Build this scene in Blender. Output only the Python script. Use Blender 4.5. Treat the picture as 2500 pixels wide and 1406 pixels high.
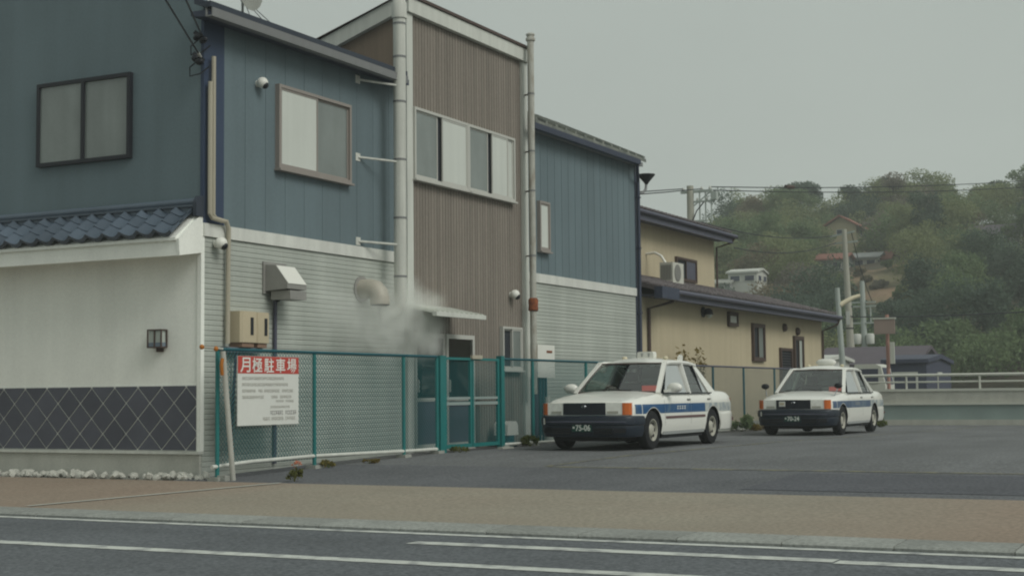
import bpy, bmesh, math, random
import numpy as np
from mathutils import Vector, Matrix

for o in list(bpy.data.objects):
    bpy.data.objects.remove(o, do_unlink=True)
SC = bpy.context.scene
COL = SC.collection
R = math.radians
random.seed(7)
rng = np.random.default_rng(11)

# ------------------------------------------------------------------ camera
YAW, PITCH, ROLL, EYE = 0.4775, R(4.078), 0.010, 0.92
cam_d = bpy.data.cameras.new('camera')
cam_d.sensor_width = 36.0
cam_d.lens = 3600.0 / 2500.0 * 36.0
cam_d.clip_start = 0.1
cam_d.clip_end = 5000
cam = bpy.data.objects.new('camera', cam_d)
COL.objects.link(cam)
fw = Vector((math.cos(YAW) * math.cos(PITCH), math.sin(YAW) * math.cos(PITCH), math.sin(PITCH)))
rt = Vector((math.sin(YAW), -math.cos(YAW), 0))
up = rt.cross(fw)
Rv = rt * math.cos(ROLL) - up * math.sin(ROLL)
Uv = up * math.cos(ROLL) + rt * math.sin(ROLL)
cam.matrix_world = Matrix(((Rv.x, Uv.x, -fw.x, 0), (Rv.y, Uv.y, -fw.y, 0), (Rv.z, Uv.z, -fw.z, EYE), (0, 0, 0, 1)))
SC.camera = cam

# ------------------------------------------------------------------ sky, sun, exposure
SUN_DIR = Vector((-0.16, -0.72, 0.67)).normalized()      # towards the sun
world = bpy.data.worlds.new('World')
SC.world = world
world.use_nodes = True
wt = world.node_tree
wt.nodes.clear()
w_out = wt.nodes.new('ShaderNodeOutputWorld')
w_bg = wt.nodes.new('ShaderNodeBackground')
w_sky = wt.nodes.new('ShaderNodeTexSky')
w_sky.sky_type = 'NISHITA'
w_sky.sun_disc = False
w_sky.sun_elevation = math.asin(SUN_DIR.z)
w_sky.sun_rotation = math.atan2(SUN_DIR.x, SUN_DIR.y)
w_sky.air_density = 2.0
w_sky.dust_density = 6.0
w_hsv = wt.nodes.new('ShaderNodeHueSaturation')
w_hsv.inputs['Saturation'].default_value = 0.15
w_mix = wt.nodes.new('ShaderNodeMix')
w_mix.data_type = 'RGBA'
w_mix.inputs[0].default_value = 0.86                       # closed grey cloud cover
w_mix.inputs[7].default_value = (4.85, 5.42, 5.02, 1)
w_tc = wt.nodes.new('ShaderNodeTexCoord')
w_map = wt.nodes.new('ShaderNodeMapping')
w_map.inputs['Scale'].default_value = (1, 1, 2.5)
w_ns = wt.nodes.new('ShaderNodeTexNoise')
w_ns.inputs['Scale'].default_value = 1.8
w_ns.inputs['Detail'].default_value = 4
w_mr = wt.nodes.new('ShaderNodeMapRange')
w_mr.inputs[1].default_value = 0.3
w_mr.inputs[2].default_value = 0.7
w_mr.inputs[3].default_value = 0.87
w_mr.inputs[4].default_value = 0.97
w_vm = wt.nodes.new('ShaderNodeVectorMath')
w_vm.operation = 'SCALE'
wt.links.new(w_tc.outputs['Generated'], w_map.inputs[0])
wt.links.new(w_map.outputs[0], w_ns.inputs['Vector'])
wt.links.new(w_ns.outputs[0], w_mr.inputs[0])
wt.links.new(w_sky.outputs[0], w_hsv.inputs['Color'])
wt.links.new(w_hsv.outputs[0], w_mix.inputs[6])
wt.links.new(w_mix.outputs[2], w_vm.inputs[0])
wt.links.new(w_mr.outputs[0], w_vm.inputs['Scale'])
wt.links.new(w_vm.outputs[0], w_bg.inputs['Color'])
w_bg.inputs['Strength'].default_value = 0.10
wt.links.new(w_bg.outputs[0], w_out.inputs['Surface'])

sun_d = bpy.data.lights.new('sun', 'SUN')
sun_d.energy = 1.5
sun_d.angle = R(28)
sun_d.color = (1.0, 0.985, 0.93)
sun = bpy.data.objects.new('sun', sun_d)
COL.objects.link(sun)
sun.rotation_euler = (-SUN_DIR).to_track_quat('-Z', 'Y').to_euler()
sun.location = SUN_DIR * 60

SC.view_settings.view_transform = 'Standard'
SC.view_settings.look = 'None'
SC.view_settings.gamma = 1
SC.view_settings.exposure = 0.0
SC.view_settings.use_curve_mapping = False
SC.render.engine = 'CYCLES'
SC.cycles.max_bounces = 8
SC.cycles.transparent_max_bounces = 12
SC.cycles.volume_bounces = 6
SC.cycles.filter_width = 2.1
SC.cycles.use_denoising = True
try:
    SC.cycles.sampling_pattern = 'BLUE_NOISE'
except Exception:
    pass

# ------------------------------------------------------------------ materials
MATS = {}

def mat(name, col, rough=0.7, var=0.10, vs=1.2, fine=0.06, fs=40.0, bump=0.0, bs=60.0, metal=0.0, spec=0.3,
        rnd=0.0, streak=0.0, ss=(6, 6, 0.35), coat=0.0):
    m = bpy.data.materials.new(name)
    m.use_nodes = True
    nt = m.node_tree
    b = nt.nodes['Principled BSDF']
    b.inputs['Roughness'].default_value = rough
    b.inputs['Metallic'].default_value = metal
    b.inputs['Specular IOR Level'].default_value = spec
    b.inputs['Coat Weight'].default_value = coat
    geo = nt.nodes.new('ShaderNodeNewGeometry')
    fac = None

    def add(val_socket, amt):
        nonlocal fac
        mr = nt.nodes.new('ShaderNodeMapRange')
        mr.inputs[1].default_value = 0.25
        mr.inputs[2].default_value = 0.75
        mr.inputs[3].default_value = 1 - amt
        mr.inputs[4].default_value = 1 + amt
        mr.clamp = False
        nt.links.new(val_socket, mr.inputs[0])
        if fac is None:
            fac = mr.outputs[0]
        else:
            mu = nt.nodes.new('ShaderNodeMath')
            mu.operation = 'MULTIPLY'
            nt.links.new(fac, mu.inputs[0])
            nt.links.new(mr.outputs[0], mu.inputs[1])
            fac = mu.outputs[0]

    def noise(scale, detail=4.0, mapping=None):
        n = nt.nodes.new('ShaderNodeTexNoise')
        n.inputs['Scale'].default_value = scale
        n.inputs['Detail'].default_value = detail
        src = geo.outputs['Position']
        if mapping:
            mp = nt.nodes.new('ShaderNodeMapping')
            mp.inputs['Scale'].default_value = mapping
            nt.links.new(src, mp.inputs[0])
            src = mp.outputs[0]
        nt.links.new(src, n.inputs['Vector'])
        return n.outputs[0]
    if var:
        add(noise(vs), var)
    if fine:
        add(noise(fs, 2.0), fine)
    if streak:
        add(noise(1.0, 5.0, ss), streak)
    if rnd:
        oi = nt.nodes.new('ShaderNodeObjectInfo')
        add(oi.outputs['Random'], rnd * 0.5)
    if fac is not None:
        vm = nt.nodes.new('ShaderNodeVectorMath')
        vm.operation = 'SCALE'
        vm.inputs[0].default_value = col[:3]
        nt.links.new(fac, vm.inputs['Scale'])
        nt.links.new(vm.outputs[0], b.inputs['Base Color'])
    else:
        b.inputs['Base Color'].default_value = (*col[:3], 1)
    if bump:
        bn = nt.nodes.new('ShaderNodeBump')
        bn.inputs['Strength'].default_value = bump
        bn.inputs['Distance'].default_value = 0.01
        nt.links.new(noise(bs, 3.0), bn.inputs['Height'])
        nt.links.new(bn.outputs[0], b.inputs['Normal'])
    MATS[name] = m
    return m


def two_tone(name, c1, c2, scale, lo, hi, rough=0.85, mapping=None, fine=0.15, fs=60.0, bump=0.3, bs=90.0, detail=6.0, spec=0.25):
    """c1 with worn or stained areas of c2 by noise"""
    m = mat(name, (1, 1, 1), rough, var=0.06, vs=0.7, fine=fine, fs=fs, bump=bump, bs=bs, spec=spec)
    nt = m.node_tree
    vm = [n for n in nt.nodes if n.type == 'VECT_MATH'][0]
    geo = [n for n in nt.nodes if n.type == 'NEW_GEOMETRY'][0]
    n = nt.nodes.new('ShaderNodeTexNoise')
    n.inputs['Scale'].default_value = scale
    n.inputs['Detail'].default_value = detail
    src = geo.outputs['Position']
    if mapping:
        mp = nt.nodes.new('ShaderNodeMapping')
        mp.inputs['Scale'].default_value = mapping
        nt.links.new(src, mp.inputs[0])
        src = mp.outputs[0]
    nt.links.new(src, n.inputs['Vector'])
    mr = nt.nodes.new('ShaderNodeMapRange')
    mr.inputs[1].default_value = lo
    mr.inputs[2].default_value = hi
    nt.links.new(n.outputs[0], mr.inputs[0])
    mx = nt.nodes.new('ShaderNodeMix')
    mx.data_type = 'RGBA'
    mx.inputs[6].default_value = (*c1, 1)
    mx.inputs[7].default_value = (*c2, 1)
    nt.links.new(mr.outputs[0], mx.inputs[0])
    nt.links.new(mx.outputs[2], vm.inputs[0])
    return m


def glass(name, tint, rough=0.03, base=None, mixf=0.0, ior=1.5):
    """thin pane: fresnel reflection over a tinted see-through sheet (plus an optional milky film)"""
    m = bpy.data.materials.new(name)
    m.use_nodes = True
    nt = m.node_tree
    nt.nodes.clear()
    out = nt.nodes.new('ShaderNodeOutputMaterial')
    tr = nt.nodes.new('ShaderNodeBsdfTransparent')
    tr.inputs[0].default_value = (*tint, 1)
    gl = nt.nodes.new('ShaderNodeBsdfGlossy')
    gl.inputs['Roughness'].default_value = rough
    fr = nt.nodes.new('ShaderNodeFresnel')
    fr.inputs[0].default_value = ior
    mx = nt.nodes.new('ShaderNodeMixShader')
    nt.links.new(fr.outputs[0], mx.inputs[0])
    src = tr.outputs[0]
    if base:
        df = nt.nodes.new('ShaderNodeBsdfDiffuse')
        df.inputs[0].default_value = (*base, 1)
        m2 = nt.nodes.new('ShaderNodeMixShader')
        m2.inputs[0].default_value = mixf
        nt.links.new(tr.outputs[0], m2.inputs[1])
        nt.links.new(df.outputs[0], m2.inputs[2])
        src = m2.outputs[0]
    nt.links.new(src, mx.inputs[1])
    nt.links.new(gl.outputs[0], mx.inputs[2])
    nt.links.new(mx.outputs[0], out.inputs[0])
    MATS[name] = m
    return m


mat('asphalt_lot', (0.142, 0.147, 0.150), 0.9, var=0.16, vs=0.5, fine=0.42, fs=24, bump=0.6, bs=60, spec=0.2, streak=0.12, ss=(0.25, 1.6, 1))
mat('asphalt_apron', (0.115, 0.120, 0.128), 0.9, var=0.14, vs=0.6, fine=0.40, fs=28, bump=0.6, bs=60, spec=0.2, streak=0.10, ss=(0.5, 2, 1))
mat('asphalt_patch', (0.098, 0.102, 0.114), 0.9, var=0.10, vs=1.0, fine=0.36, fs=28, bump=0.5, bs=120, spec=0.2)
mat('asphalt_road', (0.118, 0.128, 0.137), 0.9, var=0.12, vs=0.8, fine=0.42, fs=34, bump=0.6, bs=70, spec=0.2, streak=0.14, ss=(1.2, 0.12, 1))
two_tone('paving', (0.272, 0.244, 0.194), (0.258, 0.198, 0.152), 0.9, 0.40, 0.70, fine=0.26, fs=26)
_nt = MATS['paving'].node_tree          # redder blocks left and right of the vehicle crossing
_mx = [n for n in _nt.nodes if n.type == 'MIX'][0]
_old = _mx.inputs[0].links[0].from_socket
_geo = [n for n in _nt.nodes if n.type == 'NEW_GEOMETRY'][0]
_sep = _nt.nodes.new('ShaderNodeSeparateXYZ')
_nt.links.new(_geo.outputs['Position'], _sep.inputs[0])
_sum = None
for _a, _b in ((9.6, 11.2), (4.2, 1.6)):
    _r = _nt.nodes.new('ShaderNodeMapRange')
    _r.interpolation_type = 'SMOOTHSTEP'
    _r.inputs[1].default_value = _a
    _r.inputs[2].default_value = _b
    _r.inputs[4].default_value = 0.75
    _nt.links.new(_sep.outputs['Y'], _r.inputs[0])
    if _sum is None:
        _sum = _r.outputs[0]
    else:
        _ad = _nt.nodes.new('ShaderNodeMath')
        _nt.links.new(_sum, _ad.inputs[0])
        _nt.links.new(_r.outputs[0], _ad.inputs[1])
        _sum = _ad.outputs[0]
_m1 = _nt.nodes.new('ShaderNodeMath')
_m1.operation = 'MULTIPLY_ADD'
_m1.inputs[1].default_value = 0.18
_nt.links.new(_old, _m1.inputs[0])
_nt.links.new(_sum, _m1.inputs[2])
_nt.links.new(_m1.outputs[0], _mx.inputs[0])
mat('concrete', (0.30, 0.31, 0.28), 0.9, var=0.12, vs=2, fine=0.12, fs=40, bump=0.3, streak=0.08)
mat('concrete_pale', (0.46, 0.46, 0.41), 0.9, var=0.10, vs=2.5, fine=0.10, fs=50, bump=0.3, streak=0.06)
two_tone('paint_white', (0.53, 0.55, 0.51), (0.26, 0.27, 0.27), 6.0, 0.48, 0.70, fine=0.12, bump=0.2)
two_tone('paint_yellow_worn', (0.20, 0.19, 0.125), (0.110, 0.112, 0.113), 5.0, 0.40, 0.58, fine=0.2)
mat('blue_sheet', (0.127, 0.172, 0.189), 0.62, var=0.06, vs=0.8, fine=0.05, fs=30, bump=0.10, bs=45, spec=0.35, streak=0.08, ss=(3, 3, 0.22), rnd=0.04)
mat('navy_corner', (0.040, 0.060, 0.105), 0.55, var=0.06, fine=0.03)
mat('grey_siding', (0.385, 0.41, 0.37), 0.62, var=0.05, vs=0.9, fine=0.05, fs=25, bump=0.08, streak=0.12, ss=(2.6, 2.6, 0.35), rnd=0.06)
mat('white_band', (0.60, 0.61, 0.565), 0.7, var=0.06, fine=0.05, streak=0.12, ss=(5, 5, 0.8))
mat('brown_board', (0.215, 0.190, 0.162), 0.75, var=0.05, vs=1.0, fine=0.07, fs=25, bump=0.1, streak=0.12, ss=(26, 26, 0.5), rnd=0.09)
mat('tan_board', (0.21, 0.165, 0.125), 0.75, var=0.05, fine=0.05, rnd=0.08, streak=0.08, ss=(20, 20, 0.5))
mat('white_trim', (0.56, 0.575, 0.525), 0.6, var=0.05, fine=0.03, streak=0.10, ss=(9, 9, 0.6))
mat('white_plaster', (0.83, 0.845, 0.785), 0.85, var=0.04, vs=1.2, fine=0.04, fs=30, bump=0.15, bs=70, streak=0.06, ss=(3.5, 3.5, 0.3))
mat('dark_roof', (0.040, 0.050, 0.068), 0.6, var=0.12, fine=0.08, rnd=0.1)
mat('navy_tile', (0.075, 0.100, 0.130), 0.38, var=0.10, vs=3, fine=0.05, rnd=0.22, spec=0.45)
mat('slate_diamond', (0.088, 0.093, 0.115), 0.7, var=0.10, vs=3, fine=0.06, rnd=0.12)
mat('grey_gutter', (0.20, 0.205, 0.205), 0.5, var=0.06, fine=0.03, streak=0.06)
mat('dark_gutter', (0.045, 0.055, 0.085), 0.5, var=0.05, fine=0.03)
two_tone('mossy_roof', (0.22, 0.23, 0.20), (0.13, 0.145, 0.135), 4.0, 0.40, 0.62, bump=0.4, bs=30)
mat('alu_frame', (0.30, 0.27, 0.245), 0.5, var=0.03, fine=0.02, metal=0.2)
mat('pale_frame', (0.47, 0.47, 0.43), 0.5, var=0.03, fine=0.02)
mat('brown_frame', (0.075, 0.050, 0.042), 0.5, var=0.05, fine=0.03)
mat('black_frame', (0.022, 0.024, 0.030), 0.5, var=0.05, fine=0.03)
mat('room_dark', (0.03, 0.035, 0.042), 0.9, var=0.0, fine=0.0)
mat('pane_white', (0.56, 0.585, 0.535), 0.5, var=0.05, vs=0.8, fine=0.02, spec=0.5, coat=0.8, streak=0.06, ss=(7, 7, 0.25))  # plain pale pane colour, faintly streaked, under a clear coat
mat('screen_grey', (0.165, 0.19, 0.178), 0.5, var=0.16, vs=1.4, fine=0.05, spec=0.5, coat=1.0, streak=0.14, ss=(4, 4, 0.6))
mat('galvanised', (0.44, 0.45, 0.42), 0.42, var=0.12, vs=4, fine=0.06, metal=0.35, streak=0.10)
mat('duct_steel', (0.30, 0.295, 0.275), 0.5, var=0.10, vs=4, fine=0.05, metal=0.25)
mat('white_pipe', (0.55, 0.56, 0.51), 0.5, var=0.06, vs=3, fine=0.04, streak=0.14, ss=(14, 14, 0.8))
two_tone('flue_pipe', (0.42, 0.42, 0.375), (0.27, 0.235, 0.185), 3.5, 0.48, 0.70, mapping=(3, 3, 0.8), bump=0.1)
two_tone('rust', (0.26, 0.085, 0.035), (0.16, 0.055, 0.03), 18.0, 0.4, 0.6, bump=0.4)
mat('beige_box', (0.50, 0.43, 0.30), 0.55, var=0.06, fine=0.03)
mat('beige_dark', (0.25, 0.16, 0.115), 0.6, var=0.06, fine=0.03)
mat('beige_pipe', (0.40, 0.37, 0.29), 0.6, var=0.05, fine=0.03)
mat('white_plastic', (0.72, 0.72, 0.66), 0.4, var=0.03, fine=0.02, spec=0.4)
mat('black_plastic', (0.015, 0.017, 0.022), 0.45, var=0.0, fine=0.0)
mat('teal_metal', (0.012, 0.155, 0.150), 0.5, var=0.10, vs=5, fine=0.04, spec=0.4)
mat('teal_dark', (0.010, 0.085, 0.105), 0.55, var=0.10, vs=5, fine=0.04)
mat('teal_wire', (0.012, 0.130, 0.140), 0.55, var=0.0, fine=0.0)
mat('grey_wire', (0.17, 0.20, 0.19), 0.5, var=0.0, fine=0.0)
mat('grey_pole', (0.42, 0.42, 0.375), 0.6, var=0.08, vs=6, fine=0.04, streak=0.08)
mat('orange_plastic', (0.42, 0.15, 0.02), 0.5, var=0.06, fine=0.02)
mat('sign_white', (0.66, 0.67, 0.625), 0.5, var=0.03, vs=4, fine=0.02)
mat('sign_red', (0.46, 0.060, 0.045), 0.5, var=0.04, fine=0.02)
mat('print_grey', (0.34, 0.33, 0.29), 0.7, var=0.0, fine=0.0)
mat('print_dark', (0.18, 0.17, 0.17), 0.7, var=0.0, fine=0.0)
mat('print_white', (0.72, 0.73, 0.68), 0.6, var=0.0, fine=0.0)
mat('yellow_wall', (0.470, 0.408, 0.282), 0.85, var=0.05, vs=0.9, fine=0.06, fs=20, bump=0.25, bs=40, streak=0.06)
mat('slate_fascia', (0.085, 0.088, 0.120), 0.5, var=0.06, fine=0.03, streak=0.05)
mat('brown_tile', (0.110, 0.095, 0.098), 0.6, var=0.12, vs=2, fine=0.08, rnd=0.2)
mat('ac_white', (0.52, 0.52, 0.46), 0.5, var=0.04, fine=0.03)
mat('ac_grille', (0.20, 0.20, 0.185), 0.6, var=0.05, fine=0.0)
mat('lamp_glass', (0.42, 0.46, 0.42), 0.3, var=0.04, fine=0.0)
mat('lamp_blue', (0.16, 0.20, 0.24), 0.5, var=0.04, fine=0.0)
# cars
mat('car_white', (0.77, 0.77, 0.71), 0.32, var=0.03, vs=2, fine=0.0, spec=0.5, coat=0.5)
mat('car_navy', (0.011, 0.018, 0.031), 0.38, var=0.05, fine=0.03, spec=0.4)
mat('car_black', (0.008, 0.009, 0.012), 0.6, var=0.0, fine=0.0)
mat('car_grille', (0.013, 0.015, 0.028), 0.35, var=0.04, fine=0.0, spec=0.5)
mat('chrome', (0.62, 0.64, 0.66), 0.15, var=0.0, fine=0.0, metal=1.0)
mat('head_lamp', (0.90, 0.90, 0.83), 0.25, var=0.10, vs=16, fine=0.0, spec=0.6, coat=0.6)
mat('amber', (0.56, 0.12, 0.010), 0.15, var=0.12, vs=22, fine=0.0, spec=0.6, coat=0.8)
mat('tail_red', (0.30, 0.02, 0.015), 0.2, var=0.05, fine=0.0)
mat('tyre', (0.012, 0.013, 0.015), 0.85, var=0.05, fine=0.05)
mat('rim', (0.46, 0.45, 0.385), 0.4, var=0.06, vs=8, fine=0.03, metal=0.2)
mat('moulding', (0.13, 0.075, 0.075), 0.5, var=0.0, fine=0.0)
mat('plate_green', (0.010, 0.060, 0.045), 0.5, var=0.0, fine=0.0)
mat('seat_dark', (0.016, 0.024, 0.034), 0.8, var=0.05, fine=0.0)
mat('seat_lace', (0.34, 0.36, 0.34), 0.9, var=0.05, fine=0.0)
mat('vacant_red', (0.62, 0.10, 0.07), 0.4, var=0.05, fine=0.0)
two_tone('stripe_blue', (0.015, 0.082, 0.205), (0.10, 0.165, 0.225), 2.2, 0.50, 0.66, rough=0.3, bump=0.0, fine=0.0, spec=0.5)
two_tone('stripe_lace', (0.26, 0.31, 0.34), (0.52, 0.54, 0.50), 7.0, 0.40, 0.62, rough=0.3, bump=0.0, fine=0.0, spec=0.5)
two_tone('stripe_faded', (0.065, 0.105, 0.185), (0.12, 0.17, 0.23), 2.4, 0.45, 0.62, rough=0.3, bump=0.0, fine=0.0, spec=0.5)
_vm = MATS['vacant_red'].node_tree.nodes['Principled BSDF']      # lit vacancy display
_vm.inputs['Emission Color'].default_value = (0.75, 0.09, 0.055, 1)
_vm.inputs['Emission Strength'].default_value = 0.45
glass('car_glass', (0.66, 0.78, 0.74), 0.04, ior=2.5)
glass('car_side_glass', (0.70, 0.80, 0.76), 0.05, ior=3.3)
glass('window_glass', (0.55, 0.66, 0.62), 0.02, ior=2.1)
# far things
mat('pole_concrete', (0.36, 0.355, 0.30), 0.85, var=0.08, vs=1, fine=0.05)
mat('pole_galv', (0.36, 0.40, 0.37), 0.6, var=0.06, vs=1, fine=0.0)
mat('cable_black', (0.02, 0.023, 0.028), 0.6, var=0.0, fine=0.0)
mat('lamp_cream', (0.62, 0.56, 0.40), 0.5, var=0.03, fine=0.0)
mat('house_white', (0.50, 0.51, 0.47), 0.8, var=0.06, fine=0.0)
mat('house_cream', (0.48, 0.42, 0.28), 0.8, var=0.06, fine=0.0)
mat('house_grey', (0.27, 0.285, 0.28), 0.8, var=0.08, fine=0.0)
mat('house_purple', (0.20, 0.19, 0.215), 0.8, var=0.08, fine=0.0)
mat('house_navy', (0.055, 0.062, 0.095), 0.6, var=0.08, fine=0.0)
mat('roof_red', (0.23, 0.095, 0.070), 0.7, var=0.1, fine=0.0)
mat('roof_purple', (0.095, 0.08, 0.095), 0.7, var=0.1, fine=0.0)
mat('pink_post', (0.36, 0.20, 0.165), 0.6, var=0.06, fine=0.0)
mat('board_tan', (0.30, 0.235, 0.205), 0.7, var=0.08, fine=0.0)
mat('rail_white', (0.55, 0.56, 0.50), 0.5, var=0.05, fine=0.0)
mat('wall_teal', (0.25, 0.31, 0.295), 0.8, var=0.1, fine=0.0)
mat('bark', (0.085, 0.068, 0.050), 0.9, var=0.15, vs=3, fine=0.1)
two_tone('dry_grass', (0.225, 0.155, 0.098), (0.15, 0.135, 0.075), 0.25, 0.42, 0.62, bump=0.6, bs=2.0, fine=0.25, fs=3.0)
two_tone('hill_soil', (0.060, 0.068, 0.040), (0.085, 0.070, 0.048), 0.1, 0.42, 0.62, bump=0.6, bs=2.0, fine=0.2, fs=3.0)
two_tone('far_ground', (0.15, 0.15, 0.135), (0.11, 0.115, 0.10), 0.15, 0.4, 0.6)


def leaf(name, c, c2=None):
    m = two_tone(name, c, c2 or tuple(v * 0.6 for v in c), 0.45, 0.35, 0.65, rough=0.75, fine=0.16, fs=2.2, bump=0.0, spec=0.15)
    nt = m.node_tree
    pb = nt.nodes['Principled BSDF']
    tl = nt.nodes.new('ShaderNodeBsdfTranslucent')
    nt.links.new(pb.inputs['Base Color'].links[0].from_socket, tl.inputs[0])
    ms = nt.nodes.new('ShaderNodeMixShader')
    ms.inputs[0].default_value = 0.42
    om = [n for n in nt.nodes if n.type == 'OUTPUT_MATERIAL'][0]
    nt.links.new(pb.outputs[0], ms.inputs[1])
    nt.links.new(tl.outputs[0], ms.inputs[2])
    nt.links.new(ms.outputs[0], om.inputs['Surface'])
    return m


leaf('leaf_mid', (0.175, 0.235, 0.112), (0.132, 0.188, 0.098))
leaf('leaf_dark', (0.098, 0.140, 0.096), (0.078, 0.115, 0.088))
leaf('leaf_pale', (0.240, 0.270, 0.130), (0.190, 0.222, 0.110))
leaf('leaf_brown', (0.235, 0.195, 0.125), (0.180, 0.160, 0.105))
leaf('leaf_bare', (0.230, 0.212, 0.170), (0.180, 0.165, 0.135))
leaf('leaf_weed', (0.085, 0.120, 0.030), (0.14, 0.13, 0.04))
leaf('leaf_yellow', (0.20, 0.17, 0.045), (0.15, 0.10, 0.03))
mat('petal', (0.40, 0.13, 0.07), 0.8, var=0.1, fine=0.0)

# ------------------------------------------------------------------ mesh helpers

class MB:
    def __init__(s):
        s.v, s.f = [], []

    def add(s, vs, fs):
        n = len(s.v)
        s.v += [tuple(p) for p in vs]
        s.f += [tuple(i + n for i in f) for f in fs]
        return s

    def box(s, x0, x1, y0, y1, z0, z1):
        return s.add([(x0, y0, z0), (x1, y0, z0), (x1, y1, z0), (x0, y1, z0), (x0, y0, z1), (x1, y0, z1), (x1, y1, z1), (x0, y1, z1)],
                     [(0, 3, 2, 1), (4, 5, 6, 7), (0, 1, 5, 4), (1, 2, 6, 5), (2, 3, 7, 6), (3, 0, 4, 7)])

    def prism(s, poly, axis, a, b):
        """poly: 2-D points in the other two axes (in x,y,z order); extruded on axis from a to b"""
        n = len(poly)

        def P(t, u, w):
            return {'x': (t, u, w), 'y': (u, t, w), 'z': (u, w, t)}[axis]
        vs = [P(a, *p) for p in poly] + [P(b, *p) for p in poly]
        fs = [tuple(range(n)), tuple(range(2 * n - 1, n - 1, -1))]
        fs += [(i, i + n, (i + 1) % n + n, (i + 1) % n) for i in range(n)]
        return s.add(vs, fs)

    def tube(s, pts, r, n=8, cap=True, r2=None):
        pts = [Vector(p) for p in pts]
        m = len(pts)
        rings = []
        prev = None
        for i, p in enumerate(pts):
            t = (pts[min(i + 1, m - 1)] - pts[max(i - 1, 0)]).normalized()
            ref = prev if prev is not None else (Vector((0, 0, 1)) if abs(t.z) < 0.9 else Vector((1, 0, 0)))
            a = (ref - t * ref.dot(t))
            if a.length < 1e-5:
                a = t.orthogonal()
            a.normalize()
            prev = a
            b = t.cross(a)
            rr = r if r2 is None else r + (r2 - r) * i / max(m - 1, 1)
            rings.append([p + (a * math.cos(k * 2 * math.pi / n) + b * math.sin(k * 2 * math.pi / n)) * rr for k in range(n)])
        vs = [q for g in rings for q in g]
        fs = []
        for i in range(m - 1):
            for k in range(n):
                fs.append((i * n + k, i * n + (k + 1) % n, (i + 1) * n + (k + 1) % n, (i + 1) * n + k))
        if cap:
            fs.append(tuple(range(n - 1, -1, -1)))
            fs.append(tuple((m - 1) * n + k for k in range(n)))
        return s.add(vs, fs)

    def bar(s, p, q, w, h, upv=(0, 0, 1)):
        p, q = Vector(p), Vector(q)
        t = (q - p).normalized()
        u = Vector(upv)
        u = (u - t * u.dot(t)).normalized()
        b = t.cross(u)
        vs = []
        for c in (p, q):
            for (i, j) in ((-1, -1), (1, -1), (1, 1), (-1, 1)):
                vs.append(c + b * (i * w / 2) + u * (j * h / 2))
        return s.add(vs, [(0, 3, 2, 1), (4, 5, 6, 7), (0, 1, 5, 4), (1, 2, 6, 5), (2, 3, 7, 6), (3, 0, 4, 7)])

    def lathe(s, prof, c, axis='z', n=16, caps=(True, True)):
        """prof: (radius, along) pairs"""
        vs, fs = [], []
        for (r, t) in prof:
            for k in range(n):
                a = 2 * math.pi * k / n
                u, w = r * math.cos(a), r * math.sin(a)
                q = {'z': (u, w, t), 'y': (u, t, w), 'x': (t, u, w)}[axis]
                vs.append((q[0] + c[0], q[1] + c[1], q[2] + c[2]))
        m = len(prof)
        for i in range(m - 1):
            for k in range(n):
                fs.append((i * n + k, i * n + (k + 1) % n, (i + 1) * n + (k + 1) % n, (i + 1) * n + k))
        if caps[0]:
            fs.append(tuple(range(n - 1, -1, -1)))
        if caps[1]:
            fs.append(tuple((m - 1) * n + k for k in range(n)))
        return s.add(vs, fs)

    def ball(s, c, r, nu=12, nv=8, sx=1, sy=1, sz=1):
        prof = [(max(1e-4, math.sin(math.pi * i / nv)) * r, -math.cos(math.pi * i / nv) * r) for i in range(nv + 1)]
        n0 = len(s.v)
        s.lathe(prof, (0, 0, 0), 'z', nu)
        for i in range(n0, len(s.v)):
            x, y, z = s.v[i]
            s.v[i] = (c[0] + x * sx, c[1] + y * sy, c[2] + z * sz)
        return s

    def grid(s, rows):
        """rows: list of equal-length point lists"""
        n = len(rows[0])
        vs = [p for r in rows for p in r]
        fs = [(i * n + k, i * n + k + 1, (i + 1) * n + k + 1, (i + 1) * n + k) for i in range(len(rows) - 1) for k in range(n - 1)]
        return s.add(vs, fs)


def wloc(o):
    v = Vector((0, 0, 0))
    while o is not None:
        v += Vector(o.location)
        o = o.parent
    return v


def link(o, parent=None):
    COL.objects.link(o)
    if parent is not None:
        o.parent = parent
    return o


def mesh_of(name, mb, smooth=None, fix=True):
    me = bpy.data.meshes.new(name)
    me.from_pydata(mb.v, [], mb.f)
    if fix:
        bm = bmesh.new()
        bm.from_mesh(me)
        bmesh.ops.recalc_face_normals(bm, faces=bm.faces)
        bm.to_mesh(me)
        bm.free()
    if smooth is not None:
        me.shade_smooth()
        me.set_sharp_from_angle(angle=R(smooth))
    return me


def obj(name, mb, m, parent=None, smooth=None, local=False, fix=True, at=None):
    """one mesh object. Vertices are given in world coordinates unless local"""
    base = Vector((0, 0, 0))
    if not local:
        base = wloc(parent) if parent is not None else Vector((0, 0, 0))
        if at is not None:
            base = Vector(at)
        if base.length:
            mb.v = [(x - base.x, y - base.y, z - base.z) for x, y, z in mb.v]
    me = mesh_of(name, mb, smooth, fix)
    me.materials.append(MATS[m] if isinstance(m, str) else m)
    o = bpy.data.objects.new(name, me)
    link(o, parent)
    if at is not None:
        o.location = Vector(at) - (wloc(parent) if parent is not None else Vector((0, 0, 0)))
    return o


def piece(name, me, parent, loc, rot=None, scale=None):
    """an alike piece sharing mesh data; loc in world coordinates (unrotated parents)"""
    o = bpy.data.objects.new(name, me)
    link(o, parent)
    o.location = Vector(loc) - wloc(parent)
    if rot:
        o.rotation_euler = rot
    if scale:
        o.scale = scale
    return o


def shared(name, mb, m, smooth=None):
    me = mesh_of(name, mb, smooth)
    me.materials.append(MATS[m])
    return me


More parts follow.
